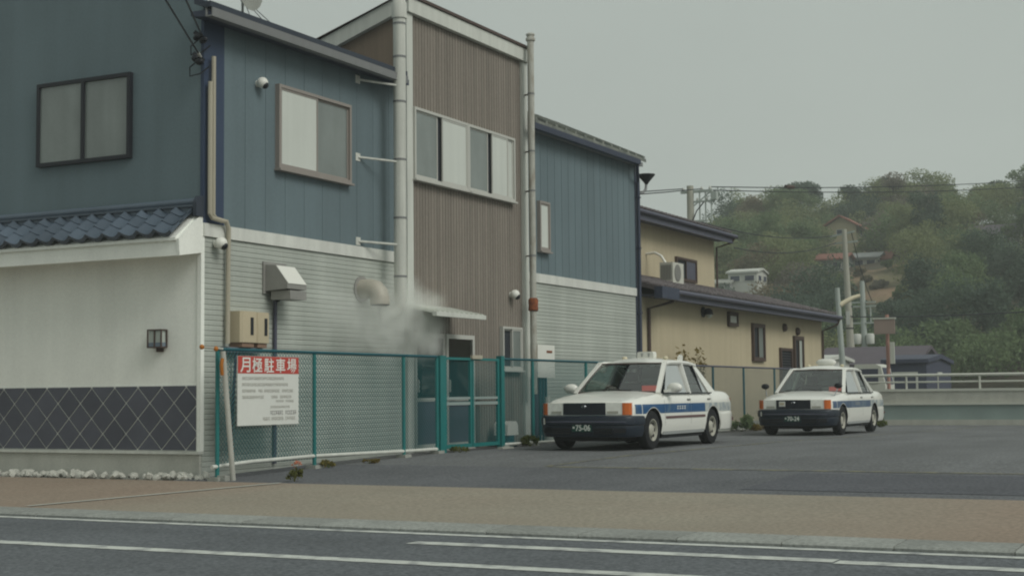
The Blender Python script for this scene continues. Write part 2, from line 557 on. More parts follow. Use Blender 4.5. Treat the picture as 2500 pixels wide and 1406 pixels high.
def tag(o, label, cat, group=None, kind=None):
    o['label'] = label
    if cat:
        o['category'] = cat
    if group:
        o['group'] = group
    if kind:
        o['kind'] = kind
    return o


def thing(name, label, cat, loc=(0, 0, 0), rz=0.0, group=None):
    o = bpy.data.objects.new(name, None)
    o.empty_display_size = 0.2
    COL.objects.link(o)
    o.location = loc
    o.rotation_euler = (0, 0, rz)
    return tag(o, label, cat, group)


def struct(name, mb, m, parent=None, smooth=None):
    o = obj(name, mb, m, parent, smooth)
    if parent is None:
        o['kind'] = 'structure'
    return o


def text_mesh(txt, size, bold=0.0, spacing=1.0):
    c = bpy.data.curves.new('txt', 'FONT')
    c.body = txt
    c.size = size
    c.offset = bold
    c.space_character = spacing
    c.extrude = 0.0
    c.resolution_u = 3
    o = bpy.data.objects.new('txt', c)
    COL.objects.link(o)
    bpy.context.view_layer.update()
    dg = bpy.context.evaluated_depsgraph_get()
    me = bpy.data.meshes.new_from_object(o.evaluated_get(dg))
    bpy.data.objects.remove(o, do_unlink=True)
    return me


def text_obj(name, txt, size, m, parent, M4, bold=0.0, fit=None, spacing=1.0):
    """flat lettering: local x right, y up; centred; fit = (width, height) to scale into"""
    me = text_mesh(txt, size, bold, spacing)
    if len(me.vertices) == 0:
        return None
    co = np.array([v.co[:] for v in me.vertices])
    lo, hi = co.min(0), co.max(0)
    c = (lo + hi) / 2
    sx = sy = 1.0
    if fit:
        sx, sy = fit[0] / (hi[0] - lo[0]), fit[1] / (hi[1] - lo[1])
    co = (co - c) * np.array([sx, sy, 1])
    for v, q in zip(me.vertices, co):
        v.co = M4 @ Vector(q)
    me.materials.clear()
    me.materials.append(MATS[m])
    o = bpy.data.objects.new(name, me)
    link(o, parent)
    return o


# ------------------------------------------------------------------ ground
PROFILE = [(10.35, -0.16), (14.45, -0.12), (17.4, -0.05), (20.0, 0.0), (26.0, 0.0), (36.0, -0.07), (42.0, -0.08), (70.0, -0.1), (4000, -0.1)]


def gz(x):
    for (a, za), (b, zb) in zip(PROFILE, PROFILE[1:]):
        if x <= b:
            return za + (zb - za) * max(0, (x - a)) / (b - a)
    return -0.1


def sheet(xs, y0, y1, dz=0.0, zf=gz, ny=1):
    mb = MB()
    ys = [y0 + (y1 - y0) * i / ny for i in range(ny + 1)]
    mb.grid([[(x, y, zf(x) + dz) for y in ys] for x in xs])
    return mb


g = MB()
g.grid([[(x, y, -0.32) for y in (-600, -200, 0, 200, 600)] for x in (-600, -100, 0, 100, 400, 600)])
struct('ground', g, 'far_ground')
lot = struct('parking_lot', sheet([17.4, 20, 23, 26, 31, 36, 42.0], -45, 12.9), 'asphalt_lot')
apron = struct('lot_apron', sheet([14.45, 15.4, 16.4, 17.4], -45, 12.25), 'asphalt_apron')
obj('asphalt_patch', sheet([14.9, 16, 17.15], 1.0, 5.05, 0.004), 'asphalt_patch', apron)
ln = MB()
ln.grid([[(17.6 + i * 0.8, 8.62 - 0.06 * i - 0.05, gz(17.6 + i * 0.8) + 0.004), (17.6 + i * 0.8, 8.62 - 0.06 * i + 0.05, gz(17.6 + i * 0.8) + 0.004)] for i in range(30)])
obj('faded_yellow_line', ln, 'paint_yellow_worn', lot)
obj('faded_yellow_line', sheet([17.44, 17.60], -12, 8.55, 0.004), 'paint_yellow_worn', lot)
struct('lot_side_ground', sheet([14.95, 17.4], 12.25, 12.9, -0.004), 'asphalt_apron')
pav = struct('pavement', sheet([10.78, 12.6, 14.45], -45, 30), 'paving')
rd = MB()
rd.add([(10.9, 11.05, gz(10.9) + .008), (10.9, 11.13, gz(10.9) + .008), (14.40, 10.62, gz(14.4) + .008), (14.40, 10.54, gz(14.4) + .008)], [(0, 1, 2, 3)])
obj('paving_border', rd, 'concrete_pale', pav)
kb = MB().box(10.345, 10.77, -45, 30, -0.30, -0.166)
kerb = struct('kerb', kb, 'concrete')
MATS['kerb_stone'] = mat('kerb_stone', (0.262, 0.272, 0.252), 0.9, var=0.14, vs=2, fine=0.24, fs=30, bump=0.3, rnd=0.10)
kme = shared('kerb_stone', MB().prism([(10.33, -0.30), (10.78, -0.30), (10.78, -0.150), (10.36, -0.158), (10.33, -0.172)], 'y', 0.006, 0.794), 'kerb_stone')
for i in range(44):
    piece('kerb_stone', kme, kerb, (0, -12 + i * 0.8, 0.0))
road = struct('road', MB().grid([[(x, y, -0.19) for y in (-60, 0, 60)] for x in (-6, 3, 10.33)]), 'asphalt_road')
for nm, x0, x1, y0, y1 in (('edge_line', 10.14, 10.26, -45, 30), ('solid_line', 8.33, 8.50, -45, 30), ('dashed_line', 9.48, 9.66, 2.6, 5.82),
                           ('dashed_line', 9.42, 9.60, -2.0, 2.58), ('dashed_line', 9.48, 9.66, 11.0, 15.0)):
    obj(nm, MB().add([(x0, y0, -0.186), (x1, y0, -0.186), (x1, y1, -0.186), (x0, y1, -0.186)], [(0, 1, 2, 3)]), 'paint_white', road)

# ------------------------------------------------------------------ the main building
FY = 12.2            # facade plane (faces -Y), ground runs along X
SX = 14.93           # street front plane (faces -X)
B = thing('shop_building', 'two-storey blue and grey metal-clad shop with brown central tower', 'building', (20, 14, 0))


def cyl_h(mb, p, q, r, n=10):
    return mb.tube([p, q], r, n)


# --- walls: core blocks stand 30 mm behind the cladding
core = obj('wall', MB().box(SX + .03, 29.45, FY + .03, 19.0, -0.14, 5.80), 'grey_siding', B)
gab = MB().prism([(FY + .031, 5.7), (19.0, 5.7), (19.0, 6.1), (15.6, 7.22), (FY + .031, 5.80)], 'x', SX + .032, 19.9)
obj('gable_wall', gab, 'blue_sheet', B)

# lower grey siding, one object for every horizontal board
pitch = 0.067
nb = 46
for wing, (x0, x1) in (('left', (SX + 0.002, 19.86)), ('right', (24.13, 29.42))):
    prof = [(FY + .03, 0), (FY - 0.002, 0.003), (FY - .005, 0.010), (FY - .0035, 0.054), (FY + .0005, 0.061), (FY + .0005, pitch), (FY + .03, pitch)]
    me = shared('siding_board', MB().prism([(p[0] - FY, p[1]) for p in prof], 'x', 0, x1 - x0), 'grey_siding')
    w = obj('siding', MB().box(x0, x1, FY + .020, FY + .0285, -0.13, 2.965), 'grey_siding', B)
    for i in range(nb):
        z = 2.968 - pitch * (i + 1)
        piece('siding_board', me, w, (x0, FY, z))

# upper blue sheets
wl = obj('upper_wall', MB().box(15.3, 19.86, FY + .015, FY + .028, 3.1, 5.8), 'navy_corner', B)
n = 10
wdt = (19.86 - 15.34) / n
me = shared('panel', MB().prism([(0.0015, 0.0), (0.004, -.012), (wdt - .004, -.012), (wdt - .0015, 0.0), (wdt - .0015, .014), (0.0015, .014)], 'z', 0, 2.66), 'blue_sheet')
for i in range(n):
    piece('panel', me, wl, (15.34 + i * wdt, FY, 3.14))
wr = obj('upper_wall', MB().box(24.13, 29.40, FY + .015, FY + .028, 3.1, 5.8), 'navy_corner', B)
n = 17
wdt = (29.36 - 24.14) / n
me = shared('panel', MB().prism([(0.004, 0.0), (0.012, -.018), (wdt - .012, -.018), (wdt - .004, 0.0), (wdt - .004, .014), (0.004, .014)], 'z', 0, 2.66), 'blue_sheet')
for i in range(n):
    piece('panel', me, wr, (24.14 + i * wdt, FY, 3.14))
# dark navy strip at the near corner, dark post at the far one
obj('corner_strip', MB().box(SX - .012, 15.335, FY - .020, FY + .0295, 3.146, 5.80), 'navy_corner', B)
obj('corner_strip', MB().box(29.36, 29.47, FY - .028, FY + .10, -0.06, 5.80), 'dark_gutter', B)
# white bands
obj('band', MB().box(SX - .003, 19.85, FY - .035, FY + .012, 2.975, 3.143), 'white_band', B)
obj('band', MB().box(24.14, 29.36, FY - .035, FY + .012, 2.975, 3.143), 'white_band', B)

# street front above the tiled pent roof
obj('street_wall', MB().box(SX, SX + .028, FY + .03, 19.0, 3.10, 7.6), 'blue_sheet', B)
obj('parapet_return', MB().box(SX + .001, 15.015, FY + .005, FY + .029, 5.8, 7.6), 'blue_sheet', B)

# --- eaves, roofs and gutters
rf = MB().prism([(12.15, 5.94), (15.6, 7.26), (15.6, 7.34), (12.15, 6.02)], 'x', 15.02, 19.86)
rf.prism([(15.6, 7.26), (19.4, 6.0), (19.4, 6.08), (15.6, 7.34)], 'x', 15.02, 19.93)
rf.prism([(11.92, 5.860), (12.149, 5.94), (12.149, 6.02), (11.92, 5.940)], 'x', 14.68, 19.48)
roofL = obj('roof', rf, 'dark_roof', B)
obj('soffit', MB().prism([(11.93, 5.755), (12.22, 5.79), (12.22, 5.85), (11.93, 5.845)], 'x', 14.70, 19.60), 'dark_gutter', roofL)
gut = MB().prism([(11.84, 5.745), (11.95, 5.745), (11.95, 5.855), (11.94, 5.855), (11.94, 5.76), (11.85, 5.76), (11.85, 5.855), (11.83, 5.855)], 'x', 14.66, 19.42)
obj('gutter', gut, 'grey_gutter', roofL)
obj('roof_edge', MB().box(14.66, 19.46, 11.87, 11.925, 5.872, 5.945), 'dark_roof', roofL)
rr = MB()
# right wing: steeper roof with raised ribs
rr.prism([(11.98, 5.88), (14.15, 6.87), (14.15, 6.945), (11.98, 5.955)], 'x', 24.15, 29.55)
rr.prism([(14.151, 6.87), (19.4, 5.9), (19.4, 5.97), (14.151, 6.945)], 'x', 24.15, 29.55)
roofR = obj('roof', rr, 'mossy_roof', B)
rib = shared('roof_rib', MB().prism([(12.0, 5.966), (14.14, 6.941), (14.14, 6.99), (12.0, 6.015)], 'x', 0, 0.09), 'mossy_roof')
for i in range(13):
    piece('roof_rib', rib, roofR, (24.2 + i * 0.437, 0, 0))
obj('gutter', MB().prism([(11.90, 5.765), (12.0, 5.765), (12.0, 5.87), (11.99, 5.87), (11.99, 5.78), (11.91, 5.78), (11.91, 5.87), (11.89, 5.87)], 'x', 23.98, 29.05), 'dark_gutter', roofR)
obj('soffit', MB().prism([(11.995, 5.772), (12.22, 5.80), (12.22, 5.86), (11.995, 5.86)], 'x', 24.18, 29.4), 'grey_gutter', roofR)

# --- brown tower
TX0, TX1, TY, TZ = 19.87, 24.13, 12.16, 7.02
tw = MB().prism([(TY + .05, -0.05), (16.4, -0.05), (16.4, 5.7), (TY + .05, 7.15)], 'x', TX0 + .02, TX1 - .02)
tower = obj('tower_wall', tw, 'brown_board', B)
me = shared('cladding_board', MB().prism([(0.004, .02), (0.004, -.002), (0.014, -.014), (0.052, -.014), (0.060, -.004), (0.072, -.004), (0.080, -.014), (0.086, -.002), (0.086, .02)], 'z', 0, 7.05), 'brown_board')
nbd = 42
step = (23.94 - 20.05) / nbd
for i in range(nbd):
    piece('cladding_board', me, tower, (20.05 + i * step, TY + .03, -0.04))
# tan side wall of the tower above the left roof
sd = MB().prism([(TY + .06, 5.9), (16.3, 5.0), (16.3, 5.8), (TY + .06, 7.1)], 'x', TX0 + .006, TX0 + .018)
obj('side_cladding', sd, 'tan_board', tower)
# white corner trims and fascias
obj('trim', MB().box(TX0 - .005, 20.05, TY - .03, TY + .20, -0.05, 7.01), 'white_trim', tower)
obj('trim', MB().box(23.93, 24.135, TY - .03, TY + .20, -0.05, 7.01), 'white_trim', tower)
obj('fascia', MB().box(TX0 - .02, 24.145, TY - .08, TY + .02, 7.02, 7.255), 'white_trim', tower)
fs_ = MB().prism([(TY + .02, 7.02), (TY + .02, 7.27), (16.5, 5.795), (16.5, 5.545)], 'x', TX0 - .10, TX0 + .004)
obj('fascia', fs_, 'white_trim', tower)
fs_ = MB().prism([(TY + .02, 7.02), (TY + .02, 7.27), (16.5, 5.795), (16.5, 5.545)], 'x', 24.131, 24.15)
obj('fascia', fs_, 'white_trim', tower)
cp = MB().prism([(TY - .11, 7.262), (TY - .11, 7.31), (16.6, 5.86), (16.6, 5.80), (TY + .03, 7.275)], 'x', TX0 - .14, 24.165)
obj('roof', cp, 'brown_frame', tower)


def window(parent, name, x0, x1, z0, z1, y, panes, frame='alu_frame', depth=0.075, fw_=0.045, gapm='room_dark', sill=True, out=0.0):
    """window set on a facade that faces -Y: panes = list of (fraction start, fraction end, material, recess)"""
    yf = y - out
    f = MB()
    f.box(x0, x1, yf - depth, yf, z1 - fw_, z1)
    f.box(x0, x1, yf - depth, yf, z0, z0 + fw_)
    f.box(x0, x0 + fw_, yf - depth, yf, z0 + fw_, z1 - fw_)
    f.box(x1 - fw_, x1, yf - depth, yf, z0 + fw_, z1 - fw_)
    w = obj(name, MB().box(x0 + fw_, x1 - fw_, yf - .012, yf - .002, z0 + fw_, z1 - fw_), gapm, parent)
    obj('frame', f, frame, w)
    W = x1 - x0 - 2 * fw_
    for (a, b, m, rec) in panes:
        xa, xb = x0 + fw_ + W * a, x0 + fw_ + W * b
        sf = 0.028
        yy = yf - depth + rec
        if m:
            obj('pane', MB().box(xa + sf, xb - sf, yy + .008, yy + .014, z0 + fw_ + sf, z1 - fw_ - sf), m, w)
        s = MB()
        s.box(xa, xb, yy, yy + .022, z1 - fw_ - sf, z1 - fw_)
        s.box(xa, xb, yy, yy + .022, z0 + fw_, z0 + fw_ + sf)
        s.box(xa, xa + sf, yy, yy + .022, z0 + fw_ + sf, z1 - fw_ - sf)
        s.box(xb - sf, xb, yy, yy + .022, z0 + fw_ + sf, z1 - fw_ - sf)
        obj('sash', s, frame, w)
    if sill:
        obj('sill', MB().box(x0 - .02, x1 + .02, yf - depth - .035, yf, z0 - .03, z0 - .001), frame, w)
    return w


window(B, 'window', 16.46, 18.26, 4.05, 5.23, FY - .012, [(0, 0.525, 'pane_white', .012), (0.475, 1.0, 'screen_grey', .036)])
window(B, 'window', 20.055, 21.83, 4.36, 5.52, TY + .013, [(0, 0.43, 'screen_grey', .030), (0.50, 1.0, 'pane_white', .008)], frame='pale_frame')
window(B, 'window', 21.835, 23.57, 4.36, 5.52, TY + .013, [(0, 0.42, 'screen_grey', .030), (0.49, 0.86, 'pane_white', .008), (0.88, 1.0, 'pane_white', .03)], frame='pale_frame')
window(B, 'window', 23.03, 23.79, 1.33, 2.10, TY + .013, [(0, 0.52, None, .034), (0.48, 1.0, 'screen_grey', .010)], frame='pale_frame', fw_=0.04)
window(B, 'window', 24.58, 25.02, 3.57, 4.51, FY - .018, [(0, 1.0, 'pane_white', .014)], frame='alu_frame')

# sliding entrance doors
for k, (a, b) in enumerate(((20.07, 21.02), (21.02, 21.97))):
    y = TY + .012 - (0.03 if k else 0.0)
    d = obj('door', MB().box(a + .05, b - .05, y - .02, y - .012, 0.06, 1.84), 'room_dark', B)
    fr = MB()
    fr.box(a, a + .06, y - .05, y, 0.0, 1.90)
    fr.box(b - .06, b, y - .05, y, 0.0, 1.90)
    fr.box(a + .06, b - .06, y - .05, y, 1.83, 1.90)
    fr.box(a + .06, b - .06, y - .05, y, 0.0, 0.12)
    fr.box(a + .06, b - .06, y - .05, y, 0.80, 0.86)
    obj('frame', fr, 'pale_frame', d)
    obj('pane', MB().box(a + .06, b - .06, y - .030, y - .024, 0.86, 1.83), 'window_glass', d)
    obj('kick_panel', MB().box(a + .06, b - .06, y - .034, y - .026, 0.12, 0.80), 'screen_grey' if False else 'slate_fascia', d)
    obj('handle', MB().box(a + .065, a + .085, y - .075, y - .051, 0.95, 1.15), 'pale_frame', d)

# canopy over the doors
cn = obj('canopy', MB().prism([(TY + .01, 2.33), (11.52, 2.19), (11.52, 2.165), (TY + .01, 2.305)], 'x', 19.62, 21.28), 'white_trim', B)
ribm = shared('canopy_rib', MB().prism([(TY + .008, 2.331), (11.53, 2.193), (11.53, 2.213), (TY + .008, 2.351)], 'x', 0, .05), 'white_trim')
for i in range(11):
    piece('canopy_rib', ribm, cn, (19.66 + i * .155, 0, 0))
obj('canopy_gutter', MB().box(19.58, 21.18, 11.44, 11.515, 2.12, 2.19), 'white_trim', cn)

# downpipe at the far corner, grey stub brackets
dp = obj('downpipe', MB().tube([(28.98, 11.95, 5.76), (29.05, 11.98, 5.66), (29.42, 12.12, 5.45), (29.42, 12.12, 0.0)], 0.035), 'dark_gutter', B, smooth=40)
for z in (1.2, 2.6, 4.0, 5.1):
    obj('bracket', MB().box(29.37, 29.465, 12.08, 12.171, z, z + .03), 'dark_gutter', dp)
# conduit pair at the near corner
for (x, zt) in ((15.03, 5.32), (14.965, 4.98)):
    obj('conduit', MB().tube([(x, 12.11, zt), (x, 12.11, 3.26), (x + .05, 12.11, 3.21), (x + .25, 12.11, 3.19)], 0.030, 8), 'beige_pipe', B, smooth=40)
obj('conduit', MB().tube([(15.28, 12.10, 3.20), (15.35, 12.11, 3.10), (15.36, 12.12, 2.9), (15.36, 12.13, 1.60)], 0.032, 8), 'beige_pipe', B, smooth=40)

# --- street front: white wall, pent roof, diamond tiles
sf = obj('street_front_wall', MB().box(SX - .02, SX + .029, FY + .002, 19.0, 0.20, 3.36), 'white_plaster', B)
obj('base', MB().box(SX - .045, SX + .028, FY + .004, 19.0, -0.16, 0.185), 'concrete_pale', B)
obj('ledge', MB().box(SX - .075, SX + .0275, FY - .012, 19.0, 0.186, 0.222), 'white_trim', B)
obj('corner_post', MB().box(SX - .040, SX + .027, FY - .014, FY + .046, 0.2225, 3.30), 'white_plaster', B)
# diamond tile panel
dpn = obj('diamond_panel', MB().box(SX - .032, SX - .019, FY + .05, 19.0, 0.224, 1.065), 'white_band', B)


def clip(poly, y0, y1, z0, z1):
    def cut(pl, f):
        out = []
        for i in range(len(pl)):
            a, b = pl[i], pl[(i + 1) % len(pl)]
            fa, fb = f(a), f(b)
            if fa >= 0:
                out.append(a)
            if fa * fb < 0:
                t = fa / (fa - fb)
                out.append((a[0] + (b[0] - a[0]) * t, a[1] + (b[1] - a[1]) * t))
        return out
    for f in (lambda p: p[0] - y0, lambda p: y1 - p[0], lambda p: p[1] - z0, lambda p: z1 - p[1]):
        if len(poly) < 3:
            return poly
        poly = cut(poly, f)
    return poly


hd = 0.2 - 0.012
for i in range(0, 36):
    for j in range(0, 6):
        if (i + j) % 2:
            continue
        cy, cz = 12.22 + i * 0.2, 0.24 + j * 0.2
        pl = clip([(cy - hd, cz), (cy, cz - hd), (cy + hd, cz), (cy, cz + hd)], FY + .062, 18.9, 0.236, 1.055)
        if len(pl) < 3:
            continue
        ar = abs(sum(pl[k][0] * pl[(k + 1) % len(pl)][1] - pl[(k + 1) % len(pl)][0] * pl[k][1] for k in range(len(pl)))) / 2
        if ar < 0.002:
            continue
        obj('tile', MB().prism(pl, 'x', SX - .042, SX - .030), 'slate_diamond', dpn)

# pent roof
pr = obj('pent_roof', MB().prism([(SX, 3.30), (14.44, 2.92), (14.44, 2.88), (SX, 3.20)], 'y', FY + .03, 19.0), 'white_plaster', B)
obj('eave_board', MB().prism([(14.47, 2.69), (14.52, 2.69), (14.66, 2.76), (SX - .018, 2.76), (SX - .018, 2.80), (14.52, 2.895), (14.47, 2.895)], 'y', FY + .031, 19.0), 'white_plaster', pr)
obj('barge_board', MB().prism([(SX - .001, 2.76), (14.47, 2.69), (14.45, 2.90), (SX - .001, 3.28)], 'y', FY - .015, FY + .029), 'white_plaster', pr)


def pantile(w=0.285, l=0.30, n=12):
    mb = MB()
    top, bot = [], []
    for i in range(n):
        t = i / (n - 1)
        hgt = -0.048 * math.sin(math.pi * t / .78) if t < .78 else 0.026 * math.sin(math.pi * (t - .78) / .22)
        top.append((t * w, hgt))
    rowsT = [[(0, y, h + .085) for y, h in top], [(l, y, h + .052) for y, h in top]]
    rowsB = [[(0, y, h + .03) for y, h in top], [(l, y, h + .030) for y, h in top]]
    v = rowsT[0] + rowsT[1] + rowsB[0] + rowsB[1]
    f = []
    for k in range(n - 1):
        f += [(k, k + 1, n + k + 1, n + k), (2 * n + k, 3 * n + k, 3 * n + k + 1, 2 * n + k + 1), (k, 2 * n + k, 2 * n + k + 1, k + 1), (n + k, n + k + 1, 3 * n + k + 1, 3 * n + k)]
    f += [(0, n, 3 * n, 2 * n), (n - 1, 3 * n - 1, 4 * n - 1, 2 * n - 1)]
    return mb.add(v, f)


tile_me = shared('roof_tile', pantile(), 'navy_tile', smooth=50)
slope = math.atan2(3.30 - 2.92, SX - 14.44)
for r in range(3):
    for c in range(24):
        s = 0.02 + r * 0.205
        piece('roof_tile', tile_me, pr, (14.395 + s * math.cos(slope), FY + .05 + c * 0.285, 2.925 + s * math.sin(slope) + .006), rot=(0, -slope - 0.05, 0))
rdg = obj('ridge', MB().box(14.80, SX - .002, FY + .05, 19.0, 3.27, 3.34), 'navy_tile', pr)
obj('ridge_course', MB().box(14.77, SX - .003, FY + .03, 19.0, 3.342, 3.372), 'navy_tile', rdg)
obj('ridge_cap', MB().tube([(14.86, FY + .03, 3.41), (14.86, 19.0, 3.41)], 0.052, 12), 'navy_tile', rdg, smooth=50)
obj('ridge_end', MB().prism([(14.77, 3.22), (SX - .005, 3.22), (SX - .005, 3.44), (14.93, 3.49), (14.82, 3.48), (14.77, 3.40)], 'y', FY - .03, FY + .029), 'dark_roof', rdg)

# street window high on the blue wall
sw = obj('street_window', MB().box(SX - .012, SX - .002, 13.43, 15.0, 4.13, 5.18), 'room_dark', B)
fr = MB()
for (a, b, c, d) in ((13.38, 13.43, 4.08, 5.23), (15.0, 15.05, 4.08, 5.23), (13.43, 15.0, 4.08, 4.13), (13.43, 15.0, 5.18, 5.23), (14.19, 14.24, 4.13, 5.18)):
    fr.box(SX - .07, SX - .001, a, b, c, d)
obj('frame', fr, 'black_frame', sw)
obj('pane', MB().box(SX - .035, SX - .028, 13.43, 14.19, 4.13, 5.18), 'screen_grey', sw)
obj('pane', MB().box(SX - .045, SX - .038, 14.24, 15.0, 4.13, 5.18), 'screen_grey', sw)

# ------------------------------------------------------------------ things fixed to the building

def dome_cam(loc, label, s=1.0):
    t = thing('dome_camera', label, 'camera', loc, 0, 'white dome cameras')
    x, y, z = loc
    obj('mount', MB().lathe([(.05 * s, 0), (.05 * s, .03)], (x, y - .03, z), 'y', 14), 'white_plastic', t, smooth=40)
    obj('housing', MB().ball((x, y - .09 * s, z + .005), .085 * s, 16, 10, 1, .95, .95), 'white_plastic', t, smooth=60)
    obj('lens_dome', MB().ball((x + .008, y - .125 * s, z - .03 * s), .055 * s, 14, 8), 'black_plastic', t, smooth=60)


dome_cam((16.06, FY - .012, 5.16), 'white dome camera left of the upper window on the blue wall', .95)
dome_cam((15.16, FY - .03, 2.89), 'white dome camera just under the white band at the near corner', 1.0)
dome_cam((23.46, TY + .013, 2.68), 'white dome camera low on the brown tower right of the canopy', 1.05)

# exhaust hood
t = thing('exhaust_hood', 'grey box exhaust hood with lit sloping front painted white above the meter boxes', 'exhaust hood', (16.4, FY, 2.3))
hx0, hx1 = 16.22, 16.66
obj('box', MB().prism([(FY - .012, 2.34), (11.80, 2.36), (11.80, 2.44), (12.0, 2.685), (FY - .012, 2.70)], 'x', hx0, hx1), 'duct_steel', t)
obj('lit_front_panel', MB().prism([(11.796, 2.425), (11.996, 2.675), (11.992, 2.681), (11.790, 2.430)], 'x', hx0 + .01, hx1 - .01), 'white_plastic', t)  # brightness of the lit slope put into the colour of the grey hood
obj('skirt', MB().box(hx0 + .06, hx1, 11.80, 12.12, 2.22, 2.3395), 'duct_steel', t)
obj('flange', MB().box(hx0 - .04, hx1 + .04, FY - .03, FY - .011, 2.30, 2.74), 'duct_steel', t)
obj('drip_cup', MB().ball((16.40, 12.10, 2.27), .06, 10, 8, 1, 1, 1.3), 'black_plastic', t, smooth=60)
two_tone('soot', (0.10, 0.105, 0.125), (0.27, 0.295, 0.265), 2.4, 0.42, 0.66, mapping=(4, 4, 0.7), bump=0.0)
obj('drain_pipe', MB().tube([(16.42, 12.15, 2.22), (16.43, 12.16, 2.0), (16.43, 12.165, 0.0)], 0.028, 8), 'slate_fascia', t, smooth=50)

# second duct: a round elbow blowing downwards
t = thing('exhaust_duct', 'round grey exhaust duct elbow turned down, blowing steam', 'exhaust duct', (18.6, FY, 2.4))
mat('duct_tan', (0.40, 0.375, 0.315), 0.5, var=0.10, vs=4, fine=0.05, metal=0.1)
obj('elbow', MB().tube([(18.62, FY, 2.50), (18.62, 12.02, 2.50), (18.62, 11.94, 2.48), (18.62, 11.88, 2.42), (18.62, 11.86, 2.34), (18.62, 11.86, 2.26)], .15, 18), 'duct_tan', t, smooth=50)
obj('mouth', MB().lathe([(.135, 0), (.135, -.01)], (18.62, 11.86, 2.256), 'z', 18), 'black_plastic', t)
obj('flange', MB().lathe([(.20, 0), (.20, .015)], (18.62, FY - .028, 2.50), 'y', 20), 'duct_steel', t)

# electricity meters
for k, (x0, x1, lb) in enumerate(((15.46, 15.80, 'larger beige meter box, left of the pair on the siding'), (15.83, 16.12, 'narrower beige meter box, right of the pair on the siding'))):
    t = thing('meter_box', lb, 'meter box', ((x0 + x1) / 2, FY, 1.6))
    y0 = 11.98 + .03 * k
    obj('case', MB().prism([(x0, FY - .012), (x0, y0 + .03), (x0 + .03, y0), (x1 - .03, y0), (x1, y0 + .03), (x1, FY - .012)], 'z', 1.62, 2.03), 'beige_box', t)
    obj('window_slot', MB().box(x0 + .19 - .03 * k, x0 + .25 - .03 * k, y0 - .006, y0 + .004, 1.72, 1.95), 'black_plastic', t)
    obj('base', MB().prism([(x0 + .02, FY - .013), (x0 + .04, y0 + .02), (x1 - .05, y0 + .02), (x1 - .02, FY - .013)], 'z', 1.56, 1.619), 'beige_dark', t)
t = thing('junction_shelf', 'low grey cable box under the beige meter boxes', 'cable box', (15.7, FY, 1.5))
obj('case', MB().box(15.28, 16.02, 12.06, FY - .012, 1.49, 1.555), 'lamp_blue', t)
obj('cable', MB().tube([(15.5, 12.1, 1.49), (15.5, 12.13, 1.1), (15.45, 12.15, .2)], .02, 6), 'dark_gutter', t)

# wall lantern on the white street front
t = thing('wall_lantern', 'square caged wall lantern on the white street-front wall', 'lamp', (SX, 12.88, 1.65))
fr = MB()
lx0, lx1, ly0, ly1, lz0, lz1 = 14.78, 14.90, 12.74, 12.98, 1.55, 1.79
for yy in (ly0, (ly0 + ly1) / 2 - .008, ly1 - .016):
    fr.box(lx0, lx0 + .016, yy, yy + .016, lz0 + .016, lz1 - .016)
for xx in (lx1 - .016,):
    fr.box(xx, xx + .016, ly0, ly0 + .016, lz0 + .016, lz1 - .016)
    fr.box(xx, xx + .016, ly1 - .016, ly1, lz0 + .016, lz1 - .016)
fr.box(lx0, lx1, ly0, ly1, lz1 - .016, lz1)
fr.box(lx0, lx1, ly0, ly1, lz0, lz0 + .016)
obj('cage', fr, 'brown_frame', t)
obj('diffuser', MB().box(lx0 + .02, lx1 - .018, ly0 + .02, ly1 - .02, lz0 + .07, lz1 - .018), 'lamp_glass', t)
obj('lower_panel', MB().box(lx0 + .012, lx1 - .018, ly0 + .012, ly1 - .012, lz0 + .0165, lz0 + .069), 'lamp_blue', t)
obj('bracket', MB().box(lx1 - .02, SX - .021, 12.81, 12.91, 1.50, 1.549), 'brown_frame', t)

# big white stack pipe beside the tower with its wall stays
t = thing('stack_pipe', 'tall white round exhaust stack with wall stays beside the brown tower', 'pipe', (19.2, 11.85, 2.1))
obj('pipe', MB().tube([(19.19, 12.17, 2.16), (19.19, 11.97, 2.16), (19.19, 11.88, 2.2), (19.19, 11.85, 2.3), (19.19, 11.85, 6.85)], .098, 16), 'white_pipe', t, smooth=40)
obj('cap', MB().lathe([(.10, 0), (.118, .0), (.118, .22), (.09, .30)], (19.19, 11.85, 6.72), 'z', 16), 'white_pipe', t, smooth=40)
for z in (2.7, 3.6, 4.5, 5.4, 6.1, 6.62):
    obj('joint_ring', MB().lathe([(.104, 0), (.104, .03)], (19.19, 11.85, z), 'z', 16), 'grey_gutter', t)
for z in (5.66, 4.475, 3.20):
    obj('stay', MB().tube([(18.53, FY - .01, z + .02), (19.10, 11.86, z)], .019, 6), 'white_pipe', t)
    obj('foot_plate', MB().box(18.47, 18.59, FY - .02, FY - .0125, z - .04, z + .08), 'white_pipe', t)

# slender flue on the right of the tower
t = thing('flue_pipe', 'thin weathered flue pipe with a rusty joint right of the tower', 'pipe', (23.93, 11.95, 1.0))
obj('pipe', MB().tube([(23.93, 11.95, 0.9), (23.93, 11.95, 7.40)], .062, 14), 'flue_pipe', t, smooth=40)
obj('cowl', MB().lathe([(.065, 0), (.088, .02), (.088, .06), (.07, .07), (.07, .11), (.082, .115), (.082, .14), (.05, .16)], (23.93, 11.95, 7.36), 'z', 14), 'flue_pipe', t, smooth=40)
obj('rusty_joint', MB().lathe([(.075, 0), (.095, .02), (.088, .10), (.095, .20), (.07, .24)], (23.93, 11.95, 2.40), 'z', 14), 'rust', t, smooth=40)
for z in (6.39, 5.33, 4.6, 3.41):
    obj('bracket', MB().bar((23.95, 11.95, z), (24.03, TY - .03, z + .01), .02, .025), 'brown_frame', t)
    obj('clamp', MB().lathe([(.068, 0), (.068, .03)], (23.93, 11.95, z - .015), 'z', 14), 'grey_gutter', t)

